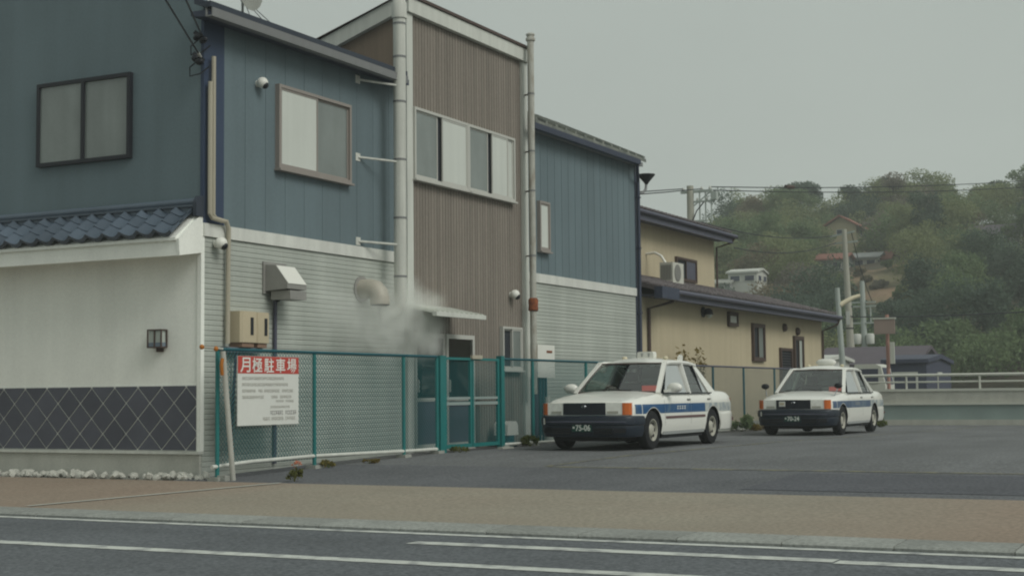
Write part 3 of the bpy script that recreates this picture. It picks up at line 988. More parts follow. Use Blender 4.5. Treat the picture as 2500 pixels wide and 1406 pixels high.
# water heater and pipes below
t = thing('water_heater', 'white wall-hung water heater behind the green fence', 'water heater', (24.5, 12.1, 1.2))
obj('case', MB().box(24.13, 24.84, 11.97, FY - .011, 1.20, 1.80), 'white_plastic', t)
obj('vent', MB().box(24.50, 24.72, 11.96, 11.971, 1.66, 1.70), 'rust', t)
obj('pipe_cover', MB().box(24.20, 24.62, 12.04, FY - .012, 0.15, 1.199), 'slate_fascia', t)
for x in (24.28, 24.40, 24.52):
    obj('pipe', MB().tube([(x, 12.0, 1.20), (x, 12.0, 0.5), (x + .02, 12.02, 0.05)], .022, 8), 'teal_dark', t)
obj('white_pipe', MB().tube([(24.46, 11.95, 0.0), (24.46, 11.95, .85)], .055, 10), 'white_pipe', t, smooth=40)

# well pump behind the fence
t = thing('water_pump', 'small white-capped pump on a teal base behind the gate post', 'pump', (22.7, 11.85, 0))
obj('cap', MB().prism([(22.50, .20), (22.92, .20), (22.90, .38), (22.84, .44), (22.58, .44), (22.52, .38)], 'y', 11.76, 12.02), 'white_plastic', t)
obj('base', MB().lathe([(.19, 0), (.19, .06), (.14, .08), (.14, .199)], (22.71, 11.89, 0), 'z', 14), 'teal_dark', t)
obj('spout', MB().tube([(22.45, 11.85, .35), (22.33, 11.82, .35), (22.30, 11.82, .30)], .03, 8), 'white_plastic', t)

# flood light at the far corner
t = thing('flood_light', 'dark flood lamp on an arm at the far top corner of the shop', 'lamp', (29.5, 12.1, 5.5))
obj('arm', MB().tube([(29.44, 12.14, 5.22), (29.60, 12.10, 5.22), (29.72, 12.07, 5.32), (29.74, 12.06, 5.46)], .028, 8), 'grey_gutter', t, smooth=50)
obj('shade', MB().lathe([(.20, .12), (.19, .10), (.06, -.05), (.03, -.10)], (29.74, 12.06, 5.53), 'z', 14), 'black_plastic', t, smooth=40)
obj('wall_arm', MB().bar((29.46, 12.14, 5.62), (29.74, 12.06, 5.62), .03, .03), 'black_plastic', t)

# roof dish over the near wing
t = thing('satellite_dish', 'pale satellite dish on the near blue roof, cut by the picture top', 'dish', (17.5, 13.5, 6.3))
obj('dish', MB().lathe([(.30, .0), (.26, .05), (.16, .09), (.01, .11)], (17.55, 13.45, 6.98), 'y', 18), 'concrete', t, smooth=60)
obj('mast', MB().tube([(17.55, 13.6, 6.25), (17.55, 13.6, 6.95)], .02, 8), 'galvanised', t)
for dx in (-.25, .25, .6):
    obj('guy_wire', MB().tube([(17.55, 13.6, 6.9), (17.55 + dx * 1.2, 13.1, 6.22)], .006, 5), 'cable_black', t)

# service drop wires and insulators at the near corner
for k, (e, far, lb) in enumerate((((14.84, 12.16, 5.27), (9.0, 8.1, 6.4), 'lower service wire running to the near top corner'), ((14.86, 12.16, 5.55), (9.0, 7.9, 6.55), 'upper service wire running to the near top corner'))):
    t = thing('service_wire', lb, 'wire', e)
    # the wire leaves the corner towards the street and upwards
    d = Vector((12.0, 10.35 - .26 * k, 5.13 + .0)) - Vector(e)
    far = Vector(e) + Vector((12.0 - e[0], (10.33 if k == 0 else 10.06) - e[1], (5.14 if k == 0 else 5.12) - e[2])) * 2.2 + Vector((0, 0, .0))
    obj('wire', MB().tube([e, tuple(far)], .011, 6), 'cable_black', t)
    q = Vector(e) + (far - Vector(e)).normalized() * .32
    obj('clamp', MB().tube([tuple(q), e], .018, 6), 'pale_frame' if k == 0 else 'cable_black', t)
    for a in range(4):
        c = Vector(e) + Vector((-.06 - .05 * (a % 2), .04 - .05 * a * (1 if k else .6), -.02 - .05 * (a // 2)))
        obj('insulator', MB().ball(tuple(c), .042, 8, 6, .8, 1.5, .9), 'black_plastic', t, smooth=60)
    obj('bracket', MB().bar(e, (14.93, 12.20, e[2] - .05), .03, .03), 'black_plastic', t)
    obj('slack_loop', MB().tube([(e[0] - .05, e[1] - .02, e[2] - .02), (e[0] - .13, e[1] + .08, e[2] - .14), (e[0] - .08, e[1] + .12, e[2] - .24), (e[0] + .02, e[1] + .04, e[2] - .20), (e[0] + .10, e[1] - .05, e[2] - .10)], .010, 5), 'cable_black', t)
    obj('tap_clamp', MB().bar((e[0] - .10, e[1] + .05, e[2] + .05), (e[0] - .02, e[1] - .06, e[2] - .05), .05, .05), 'black_plastic', t)

# white stones at the foot of the street front
t = thing('stone_edging', 'row of small pale stones along the foot of the street front', 'stones', (14.7, 12.5, -.12))
st = []
for k in range(4):
    mb = MB().ball((0, 0, 0), .055, 7, 5)
    mb.v = [(x * random.uniform(.8, 1.3), y * random.uniform(.8, 1.3), z * random.uniform(.6, .9)) for x, y, z in mb.v]
    st.append(shared('stone', mb, 'concrete_pale', smooth=30))
y = 12.02
while y < 17.5:
    for r in range(3):
        s = random.uniform(.55, 1.25)
        piece('stone', st[random.randrange(4)], t, (14.54 + r * .11 + random.uniform(-.04, .04), y + random.uniform(-.05, .05), -.115 + .028 * s), rot=(random.random(), random.random(), random.random() * 6), scale=(s, s, s))
    y += .14
#PART2
# ------------------------------------------------------------------ chain-link fence, gate and what hangs on it
FNY = 11.65
FTOP = 1.50


def rail_z(x):
    pts = [(14.4, .05), (15.2, .085), (16.6, .10), (19.2, .07), (23.3, .055), (30, .0), (36, -.02), (60, -.02)]
    for (a, za), (b, zb) in zip(pts, pts[1:]):
        if x <= b:
            return za + (zb - za) * (x - a) / (b - a)
    return -.02


def wire_panel(parent, x0, x1, z0a, z0b, z1, y, m='teal_wire', p=0.064, r=0.0033):
    """woven wire between two posts: two families of diagonal wires clipped to the panel"""
    mb = MB()
    W, H = x1 - x0, z1 - min(z0a, z0b)
    zl = min(z0a, z0b)
    k = -H
    while k < W:
        a = max(0, k)
        b = min(W, k + H)
        if b - a > .02:
            for s in (0, 1):
                p0 = (x0 + a, y, zl + (a - k)) if s == 0 else (x0 + a, y + .004, z1 - (a - k))
                p1 = (x0 + b, y, zl + (b - k)) if s == 0 else (x0 + b, y + .004, z1 - (b - k))
                d = Vector((p1[0] - p0[0], 0, p1[2] - p0[2])).normalized()
                nrm = Vector((-d.z, 0, d.x)) * r
                vs = []
                for q in (p0, p1):
                    q = Vector(q)
                    vs += [q + nrm, q - nrm * .5 + Vector((0, r * .87, 0)), q - nrm * .5 - Vector((0, r * .87, 0))]
                mb.add(vs, [(0, 1, 4, 3), (1, 2, 5, 4), (2, 0, 3, 5)])
        k += p
    o = obj('wire_mesh', mb, m, parent, fix=False)
    o['kind'] = 'stuff'
    return o


def fence(name, label, xs, m_post, m_rail, m_wire, railm='white_trim', foot=True):
    f = thing(name, label, 'fence', (xs[0], FNY, 0))
    obj('top_rail', MB().tube([(x, FNY, FTOP) for x in xs], .021, 8), m_rail, f, smooth=50)
    obj('bottom_rail', MB().tube([(xs[0] - .1, FNY, rail_z(xs[0] - .1))] + [(xs[0] + (xs[-1] - xs[0]) * i / 24, FNY, rail_z(xs[0] + (xs[-1] - xs[0]) * i / 24)) for i in range(1, 25)], .026, 8), railm, f, smooth=50)
    for x in xs:
        obj('post', MB().tube([(x, FNY + .0, gz(x) - .05), (x, FNY, FTOP - .02)], .028, 10), m_post, f, smooth=50)
        if foot:
            obj('footing', MB().box(x - .09, x + .09, FNY - .08, FNY + .08, gz(x) - .1, gz(x) + .045), 'concrete', f)
    for a, b in zip(xs, xs[1:]):
        wire_panel(f, a, b, rail_z(a), rail_z(b), FTOP, FNY, m_wire)
    return f


fence('chain_link_fence', 'teal chain-link fence beside the near corner carrying the parking sign', [14.56, 16.63, 18.94, 19.93], 'teal_metal', 'teal_dark', 'teal_wire')
fence('chain_link_fence', 'teal chain-link fence to the right of the gate behind the first taxi', [22.12, 23.27, 25.53, 27.8, 30.2], 'teal_metal', 'teal_dark', 'teal_wire')
fence('chain_link_fence', 'greyish chain-link fence along the yellow house wall', [30.25, 32.63, 34.85, 37.35, 39.7, 42.0], 'teal_dark', 'slate_fascia', 'grey_wire', railm='concrete')

# double gate
gt = thing('fence_gate', 'teal double-leaf wire gate in front of the shop doors', 'gate', (21, FNY, 0))
obj('gate_post', MB().box(19.96, 20.14, FNY - .05, FNY + .05, -.03, 1.52), 'teal_metal', gt)
obj('gate_post', MB().box(22.0, 22.115, FNY - .05, FNY + .05, -.03, 1.55), 'teal_metal', gt)
for (a, b) in ((20.16, 21.03), (21.05, 21.98)):
    lf = obj('leaf_frame', MB().box(a, a + .045, FNY - .02, FNY + .02, .06, 1.50).box(b - .06, b, FNY - .02, FNY + .02, .06, 1.50)
             .box(a + .045, b - .06, FNY - .02, FNY + .02, 1.46, 1.50).box(a + .045, b - .06, FNY - .02, FNY + .02, .06, .12), 'teal_metal', gt)
    obj('cross_rail', MB().box(a + .045, b - .06, FNY - .018, FNY + .018, .74, .79).box(a + .045, b - .06, FNY - .018, FNY + .018, .83, .87), 'wall_teal', lf)
    wire_panel(lf, a + .045, b - .06, .12, .12, 1.46, FNY + .012, 'teal_wire')
obj('latch', MB().box(20.98, 21.32, FNY - .06, FNY - .021, 1.485, 1.545), 'beige_pipe', gt)
obj('threshold', MB().box(21.7, 22.1, FNY - .22, FNY - .12, -.002, .03), 'concrete_pale', gt)

# leaning grey pole with orange fittings
t = thing('leaning_pole', 'leaning grey metal pole with orange fittings at the fence end', 'pole', (14.66, 11.5, -.1))
obj('shaft', MB().tube([(14.66, 11.48, -.14), (14.50, 11.52, 1.47)], .034, 10), 'grey_pole', t, smooth=50)
obj('hook', MB().tube([(14.46, 11.50, 1.18), (14.42, 11.48, 1.30), (14.44, 11.48, 1.38)], .022, 8), 'orange_plastic', t, smooth=50)
obj('end_cap', MB().ball((14.40, 11.55, 1.50), .032, 10, 6), 'orange_plastic', t, smooth=60)
obj('end_cap', MB().ball((14.22, 11.62, 1.52), .032, 10, 6), 'orange_plastic', t, smooth=60)
obj('cross_bar', MB().tube([(14.50, 11.52, 1.50), (14.22, 11.62, 1.52)], .013, 6), 'grey_pole', t)
obj('base_block', MB().box(14.52, 14.66, 11.50, 11.62, -.16, -.05), 'concrete', t)

# monthly parking sign
SY = FNY - .045
t = thing('parking_sign', 'white parking notice with red heading wired to the near fence', 'sign', (15.6, SY, .5))
x0, x1, z0, z1 = 14.90, 16.20, .545, 1.425
obj('board', MB().box(x0, x1, SY, SY + .012, z0, z1), 'sign_white', t)
obj('heading_panel', MB().box(x0 + .002, x1 - .002, SY - .003, SY - .0005, 1.205, z1 - .002), 'sign_red', t)
FACE = Matrix(((1, 0, 0, 0), (0, 0, -1, 0), (0, 1, 0, 0), (0, 0, 0, 1)))


def face_at(x, y, z):
    return Matrix.Translation((x, y, z)) @ FACE


def on_sign(name, txt, x, z, w, hgt, m, bold=0.0, y=SY - .002):
    text_obj(name, txt, .1, m, t, Matrix.Translation(-Vector(t.location)) @ face_at(x, y, z), bold, (w, hgt))


for k, ch in enumerate('月極駐車場'):
    on_sign('heading_character', ch, x0 + .15 + k * .248, 1.312, .205, .190, 'print_white', bold=.0012, y=SY - .0055)
# body copy: too small to read in the photograph, so only lines of illegible marks


def scribble(xa, xb, z, hgt, m, gaps=()):
    mb = MB()
    x = xa
    while x < xb:
        w = random.uniform(.45, .8) * hgt
        if not any(g0 < (x - xa) / (xb - xa) < g1 for g0, g1 in gaps):
            q = random.random()
            mb.box(x, x + w, SY - .0020, SY - .0010, z + hgt * .35, z + hgt * .5)
            mb.box(x + w * .3, x + w * .45, SY - .0035, SY - .0022, z - hgt * .5, z + hgt * .5)
            if q < .7:
                mb.box(x, x + w, SY - .0050, SY - .0038, z - hgt * .15, z)
            if q > .3:
                mb.box(x, x + w * .9, SY - .0065, SY - .0053, z - hgt * .5, z - hgt * .38)
        x += w + hgt * .18
    obj('small_print', mb, m, t)


scribble(x0 + .09, x0 + .95, 1.145, .034, 'print_grey')
scribble(x0 + .09, x0 + 1.05, 1.065, .034, 'print_grey')
scribble(x0 + .09, x0 + 1.16, .985, .034, 'print_grey', ((.26, .29), (.38, .42), (.72, .77)))
scribble(x0 + .09, x0 + 1.14, .905, .034, 'print_grey', ((.42, .58), (.70, .74)))
scribble(x0 + .80, x0 + 1.18, .850, .026, 'print_grey', ((.42, .5),))
scribble(x0 + .68, x0 + 1.10, .775, .026, 'print_grey')
scribble(x0 + .68, x0 + 1.23, .700, .050, 'print_dark', ((.46, .54),))
scribble(x0 + .52, x0 + 1.23, .625, .040, 'print_grey', ((.2, .24), (.62, .66)))

# ------------------------------------------------------------------ yellow house
YH = thing('yellow_house', 'cream yellow rendered house with brown tiled roofs beyond the shop', 'house', (38, 15, 0))
LY, UY = 12.6, 14.4
obj('wall', MB().box(30.45, 45.40, LY, 19.5, 0.12, 3.12), 'yellow_wall', YH)
obj('foundation', MB().box(30.44, 45.42, LY - .03, 19.52, -.2, 0.118), 'concrete', YH)
obj('upper_wall', MB().box(32.0, 40.64, UY, 19.4, 3.13, 5.34), 'yellow_wall', YH)


def tiled_roof(x0, x1, ya, za, yb, zb, pitch_, ov=.0):
    """slab + one S-profile tile course per column running up the slope"""
    r = obj('roof', MB().prism([(ya, za), (yb, zb), (yb, zb - .09), (ya, za - .09)], 'x', x0, x1), 'brown_tile', YH)
    nn = int((x1 - x0) / pitch_)
    pr_ = []
    for i in range(9):
        a = math.pi * i / 8
        pr_.append((pitch_ * .5 - math.cos(a) * pitch_ * .34, math.sin(a) * .055))
    mb = MB()
    m = len(pr_)
    L = math.hypot(yb - ya, zb - za)
    steps = max(2, int(L / .28))
    vs, fs = [], []
    for s in range(steps):
        for e in (0, 1):
            u = (s + e) / steps
            lift = .022 * (1 - e)
            vs += [(px, ya - .03 + (yb - ya + .03) * u, za + (zb - za) * u + pz + lift + .002) for px, pz in pr_]
    for s in range(steps * 2 - 1):
        fs += [(s * m + k, s * m + k + 1, (s + 1) * m + k + 1, (s + 1) * m + k) for k in range(m - 1)]
    fs.append(tuple(range(m)))
    mb.add(vs, fs)
    me = shared('tile_course', mb, 'brown_tile', smooth=35)
    for i in range(nn):
        piece('tile_course', me, r, (x0 + i * pitch_, 0, 0))
    return r


lr = tiled_roof(30.5, 45.55, 12.10, 3.24, UY, 3.86, .27)
obj('fascia', MB().prism([(12.09, 2.99), (12.13, 2.99), (12.13, 3.15), (12.09, 3.19)], 'x', 31.0, 45.5), 'slate_fascia', lr)
obj('gutter', MB().tube([(31.0, 12.02, 3.165), (45.6, 12.02, 3.165)], .058, 10), 'slate_fascia', lr, smooth=50)
obj('soffit', MB().box(30.6, 45.45, 12.131, LY - .001, 3.05, 3.10), 'slate_fascia', lr)
obj('rake', MB().prism([(12.09, 2.985), (UY, 3.62), (UY, 3.80), (12.09, 3.18)], 'x', 45.45, 45.52), 'slate_fascia', lr)
ur = tiled_roof(32.5, 40.95, 13.92, 5.47, 17.0, 6.35, .27)
obj('fascia', MB().prism([(13.91, 5.20), (13.95, 5.20), (13.95, 5.38), (13.91, 5.42)], 'x', 32.5, 40.9), 'slate_fascia', ur)
obj('gutter', MB().tube([(32.5, 13.85, 5.40), (41.05, 13.85, 5.40)], .055, 10), 'slate_fascia', ur, smooth=50)
obj('soffit', MB().box(32.5, 40.9, 13.951, UY - .001, 5.27, 5.32), 'slate_fascia', ur)
obj('rake', MB().prism([(13.91, 5.195), (17.0, 6.08), (17.0, 6.26), (13.91, 5.41)], 'x', 40.86, 40.93), 'slate_fascia', ur)
obj('roof_back', MB().prism([(17.0, 6.26), (19.8, 5.4), (19.8, 5.48), (17.0, 6.35)], 'x', 32.5, 40.95), 'brown_tile', ur)
obj('roof_back', MB().prism([(UY + .01, 3.4), (19.6, 3.13), (19.6, 3.2), (UY + .01, 3.8)], 'x', 40.66, 45.5), 'brown_tile', lr)
# downpipes
obj('downpipe', MB().tube([(40.92, 13.86, 5.36), (40.90, 13.95, 5.22), (40.69, 14.34, 5.08), (40.69, 14.34, 3.9)], .03, 8), 'brown_frame', YH, smooth=50)
obj('downpipe', MB().tube([(45.45, 12.03, 3.12), (45.44, 12.12, 2.94), (45.32, 12.55, 2.76), (45.32, 12.55, 0.0)], .034, 8), 'brown_frame', YH, smooth=50)
obj('downpipe', MB().tube([(31.3, 12.03, 3.10), (31.3, 12.10, 2.95), (30.98, 12.55, 2.80), (30.98, 12.55, 0.0)], .038, 8), 'brown_frame', YH, smooth=50)
obj('gutter_box', MB().box(30.3, 31.35, 11.95, 12.14, 2.98, 3.24), 'dark_gutter', YH)
# windows
window(YH, 'window', 36.45, 37.18, 2.60, 2.97, LY, [(0, 1, 'pane_white', .02)], frame='brown_frame', sill=False, fw_=.07)
window(YH, 'window', 38.40, 39.45, 1.72, 2.75, LY, [(0, .5, None, .02), (.5, 1, 'screen_grey', .03)], frame='brown_frame', sill=False, fw_=.09)
window(YH, 'window', 42.25, 43.2, 1.20, 2.52, LY, [(0, .55, None, .02), (.5, 1, 'lamp_glass', .03)], frame='brown_frame', sill=False, fw_=.10)
lv = window(YH, 'louvred_door', 40.88, 42.0, 0.14, 2.14, LY, [], frame='brown_frame', sill=False, fw_=.08)
sl = shared('slat', MB().prism([(-.06, 0), (-.02, .05), (-.012, .05), (-.052, 0)], 'x', 0, .94), 'black_frame')
for i in range(24):
    piece('slat', sl, lv, (40.97, LY, .24 + i * .075))
window(YH, 'window', 37.45, 39.02, 3.93, 4.58, UY, [(0, .5, None, .03), (.48, 1, 'slate_fascia', .02)], frame='brown_frame', sill=False, fw_=.06)
for (x, z) in ((41.38, 2.73), (42.68, 2.66)):
    hv = obj('vent_hood', MB().lathe([(.12, 0), (.12, -.04), (.10, -.09), (.02, -.12)], (x, LY, z), 'y', 12), 'brown_frame', YH, smooth=50)
# wall lamp under the eave
t = thing('wall_lamp', 'dark round wall lamp under the lower eave of the yellow house', 'lamp', (34.6, LY, 2.9))
obj('back_plate', MB().lathe([(.13, 0), (.13, -.04)], (34.62, LY, 2.88), 'y', 14), 'black_frame', t)
obj('shade', MB().lathe([(.13, -.05), (.10, .07), (.04, .11)], (34.62, LY - .15, 2.86), 'z', 14), 'black_frame', t, smooth=50)
obj('bulb', MB().ball((34.64, LY - .16, 2.80), .08, 10, 8), 'lamp_glass', t, smooth=60)

# air conditioner on the lean-to roof
t = thing('air_conditioner', 'pale outdoor air conditioner standing on the lower tiled roof', 'air conditioner', (35.0, 13.7, 3.7))
ax0, ax1, ay0, ay1, az0, az1 = 34.98, 35.74, 13.50, 13.86, 3.68, 4.20
obj('case', MB().box(ax0, ax1, ay0, ay1, az0, az1), 'ac_white', t)
obj('fan_grille', MB().lathe([(.22, 0), (.22, -.012), (.19, -.02)], (35.30, ay0 - .001, 3.94), 'y', 20), 'ac_grille', t)
for i in range(7):
    obj('side_slat', MB().box(ax0 - .012, ax0 - .001, ay0 + .04 + i * .042, ay0 + .062 + i * .042, az0 + .08, az1 - .06), 'ac_grille', t)
for x in (ax0 + .08, ax1 - .12):
    obj('foot', MB().box(x, x + .06, ay0 - .05, ay1 + .05, az0 - .12, az0 - .001), 'galvanised', t)
obj('pipe', MB().tube([(35.35, 13.84, 4.21), (35.33, 13.95, 4.40), (35.4, 14.15, 4.50), (35.4, 14.39, 4.48)], .035, 8), 'white_plastic', t, smooth=50)

# ------------------------------------------------------------------ plants

def leaf_cloud(n, centres, size, droop=0.3, rs=None):
    """n leaf quads spread through ellipsoid clumps: centres = [(x,y,z,rx,ry,rz)]"""
    rs = rs or rng
    c = np.array(centres)
    vol = c[:, 3] * c[:, 4] * c[:, 5]
    idx = rs.choice(len(c), n, p=vol / vol.sum())
    d = rs.normal(size=(n, 3))
    d /= np.linalg.norm(d, axis=1)[:, None]
    rad = rs.random(n) ** 0.45
    p = c[idx, :3] + d * rad[:, None] * c[idx, 3:]
    a = rs.normal(size=(n, 3))
    a[:, 2] -= droop
    a /= np.linalg.norm(a, axis=1)[:, None]
    b = np.cross(a, d + rs.normal(size=(n, 3)) * .6)
    b /= np.linalg.norm(b, axis=1)[:, None] + 1e-6
    s = size * (0.6 + rs.random(n) * .8)
    a = a * s[:, None]
    b = b * (s * .45)[:, None]
    v = np.stack([p - a * .5, p + b * .6, p + a * .6, p - b * .6], 1).reshape(-1, 3)
    f = np.arange(n * 4).reshape(-1, 4)
    return v, f


def np_obj(name, v, f, m, parent=None, base=(0, 0, 0), mi=None):
    me = bpy.data.meshes.new(name)
    me.vertices.add(len(v))
    me.vertices.foreach_set('co', (v - np.array(base)).astype(np.float32).ravel())
    me.loops.add(f.size)
    me.loops.foreach_set('vertex_index', f.astype(np.int32).ravel())
    me.polygons.add(len(f))
    me.polygons.foreach_set('loop_start', (np.arange(len(f)) * 4).astype(np.int32))
    for mm in (m if isinstance(m, (list, tuple)) else [m]):
        me.materials.append(MATS[mm])
    if mi is not None:
        me.polygons.foreach_set('material_index', mi.astype(np.int32))
    me.update()
    me.validate()
    o = bpy.data.objects.new(name, me)
    link(o, parent)
    return o


def weed(loc, r, hgt, n, m, label, size=.06, stems=5, cat='weed'):
    t = thing('weed', label, cat, loc)
    x, y, z = loc
    mb = MB()
    cs = []
    for k in range(stems):
        a = random.random() * 6.28
        tip = (x + math.cos(a) * r * .7, y + math.sin(a) * r * .7, z + hgt * random.uniform(.6, 1))
        mb.tube([(x, y, z), ((x + tip[0]) / 2, (y + tip[1]) / 2, z + (tip[2] - z) * .6), tip], .004, 4)
        cs.append((tip[0], tip[1], tip[2] - hgt * .2, r * .45, r * .45, hgt * .35))
    obj('stems', mb, 'leaf_weed', t)
    v, f = leaf_cloud(n, cs, size)
    v[:, 2] = np.maximum(v[:, 2], z)
    np_obj('foliage', v, f, m, t, loc)
    return t


w = weed((14.66, 10.56, gz(14.66)), .10, .16, 130, 'leaf_weed', 'small flowering weed at the pavement edge below the sign', .05)
v, f = leaf_cloud(20, [(14.66, 10.5, .10, .09, .09, .05)], .035)
np_obj('flowers', v, f, 'petal', w, w.location)
weed((16.75, 11.5, gz(16.7)), .12, .10, 120, 'leaf_yellow', 'yellowish weed at the fence post right of the sign', .05)
weed((17.6, 11.4, gz(17.6)), .16, .06, 90, 'leaf_yellow', 'low dry weed patch under the near fence', .05)
weed((20.3, 11.45, 0), .14, .10, 100, 'leaf_weed', 'grass tuft at the gate post foot', .06)
weed((22.75, 11.45, 0), .20, .20, 200, 'leaf_weed', 'green weed beside the pump outside the gate', .07)
weed((34.0, 11.45, gz(34)), .30, .38, 420, 'leaf_mid', 'dark green weed behind the rear bumper of the first taxi', .10)
weed((35.0, 11.4, gz(35)), .30, .16, 240, 'leaf_yellow', 'rusty dry weed at the fence foot left of the second taxi', .08)
weed((36.4, 11.35, gz(36.4)), .42, .18, 300, 'leaf_brown', 'brown dry weed clump beside the second taxi', .09)
weed((38.5, 11.3, gz(38)), .5, .2, 300, 'leaf_brown', 'brown dry weeds seen under the second taxi', .09)
weed((39.2, 9.55, gz(39)), .42, .22, 420, 'leaf_weed', 'bright green grass tuft behind the second taxi', .10)
weed((27.4, 11.45, 0), .40, .12, 260, 'leaf_brown', 'dry brown weeds under the first taxi', .08)
t = weed((32.45, 12.15, gz(32)), .36, 1.95, 700, 'leaf_yellow', 'tall yellowish shrub tip showing above the first taxi roof', .10, 9, 'shrub')
t.name = 'shrub'
#PART3
# ------------------------------------------------------------------ taxis

def lerp_tab(tab, x):
    if x >= tab[0][0]:
        return tab[0][1]
    for (a, va), (b, vb) in zip(tab, tab[1:]):
        if x >= b:
            return va + (vb - va) * (a - x) / (a - b)
    return tab[-1][1]


WID = [(.785, .690), (.74, .735), (.62, .785), (.42, .822), (.10, .842), (-.5, .848), (-2.6, .848), (-3.2, .835), (-3.6, .81), (-3.78, .775), (-3.86, .70)]
SHO = [(.785, .705), (.772, .735), (.74, .758), (.5, .795), (.1, .845), (-.42, .888), (-1.2, .900), (-2.6, .905), (-3.1, .915), (-3.5, .912), (-3.74, .895), (-3.86, .83)]
TOP = [(.785, .715), (.772, .752), (.74, .782), (.5, .838), (.1, .900), (-.42, .945), (-1.2, .93), (-2.6, .93), (-3.05, .950), (-3.5, .952), (-3.74, .935), (-3.86, .86)]
WB = 2.68
RAD = .312
ARCH = .362


def zlow(x):
    z = .235
    if x > .55:
        z = .30
    for c in (0.0, -WB):
        d = abs(x - c)
        if d < ARCH:
            z = max(z, RAD + math.sqrt(ARCH * ARCH - d * d) * .98)
        elif d < ARCH + .02:
            z = max(z, .26)
    return z


def side_y(x, z):
    """half width of the body side at height z"""
    w = lerp_tab(WID, x)
    sh = lerp_tab(SHO, x)
    if z < .42:
        return w - .045 * ((.42 - z) / .2) ** 2
    if z < .66:
        return w
    t = (z - .66) / max(.01, sh - .66)
    return w - .055 * t * t


def body_section(x):
    zl = zlow(x)
    sh, tp = lerp_tab(SHO, x), lerp_tab(TOP, x)
    zs = [zl, max(.30, zl + .005), max(.42, zl + .01), max(.54, zl + .015), max(.66, zl + .02), max(.66 + (sh - .66) * .35, zl + .025), max(sh - .065, zl + .03)]
    pts = [(x, side_y(x, z), z) for z in zs]
    w = side_y(x, sh)
    pts += [(x, w - .006, sh - .034), (x, w - .026, sh - .010), (x, w - .062, sh + .005), (x, w - .13, sh + (tp - sh) * .38), (x, w * .50, tp - (tp - sh) * .18), (x, 0.0, tp)]
    return pts


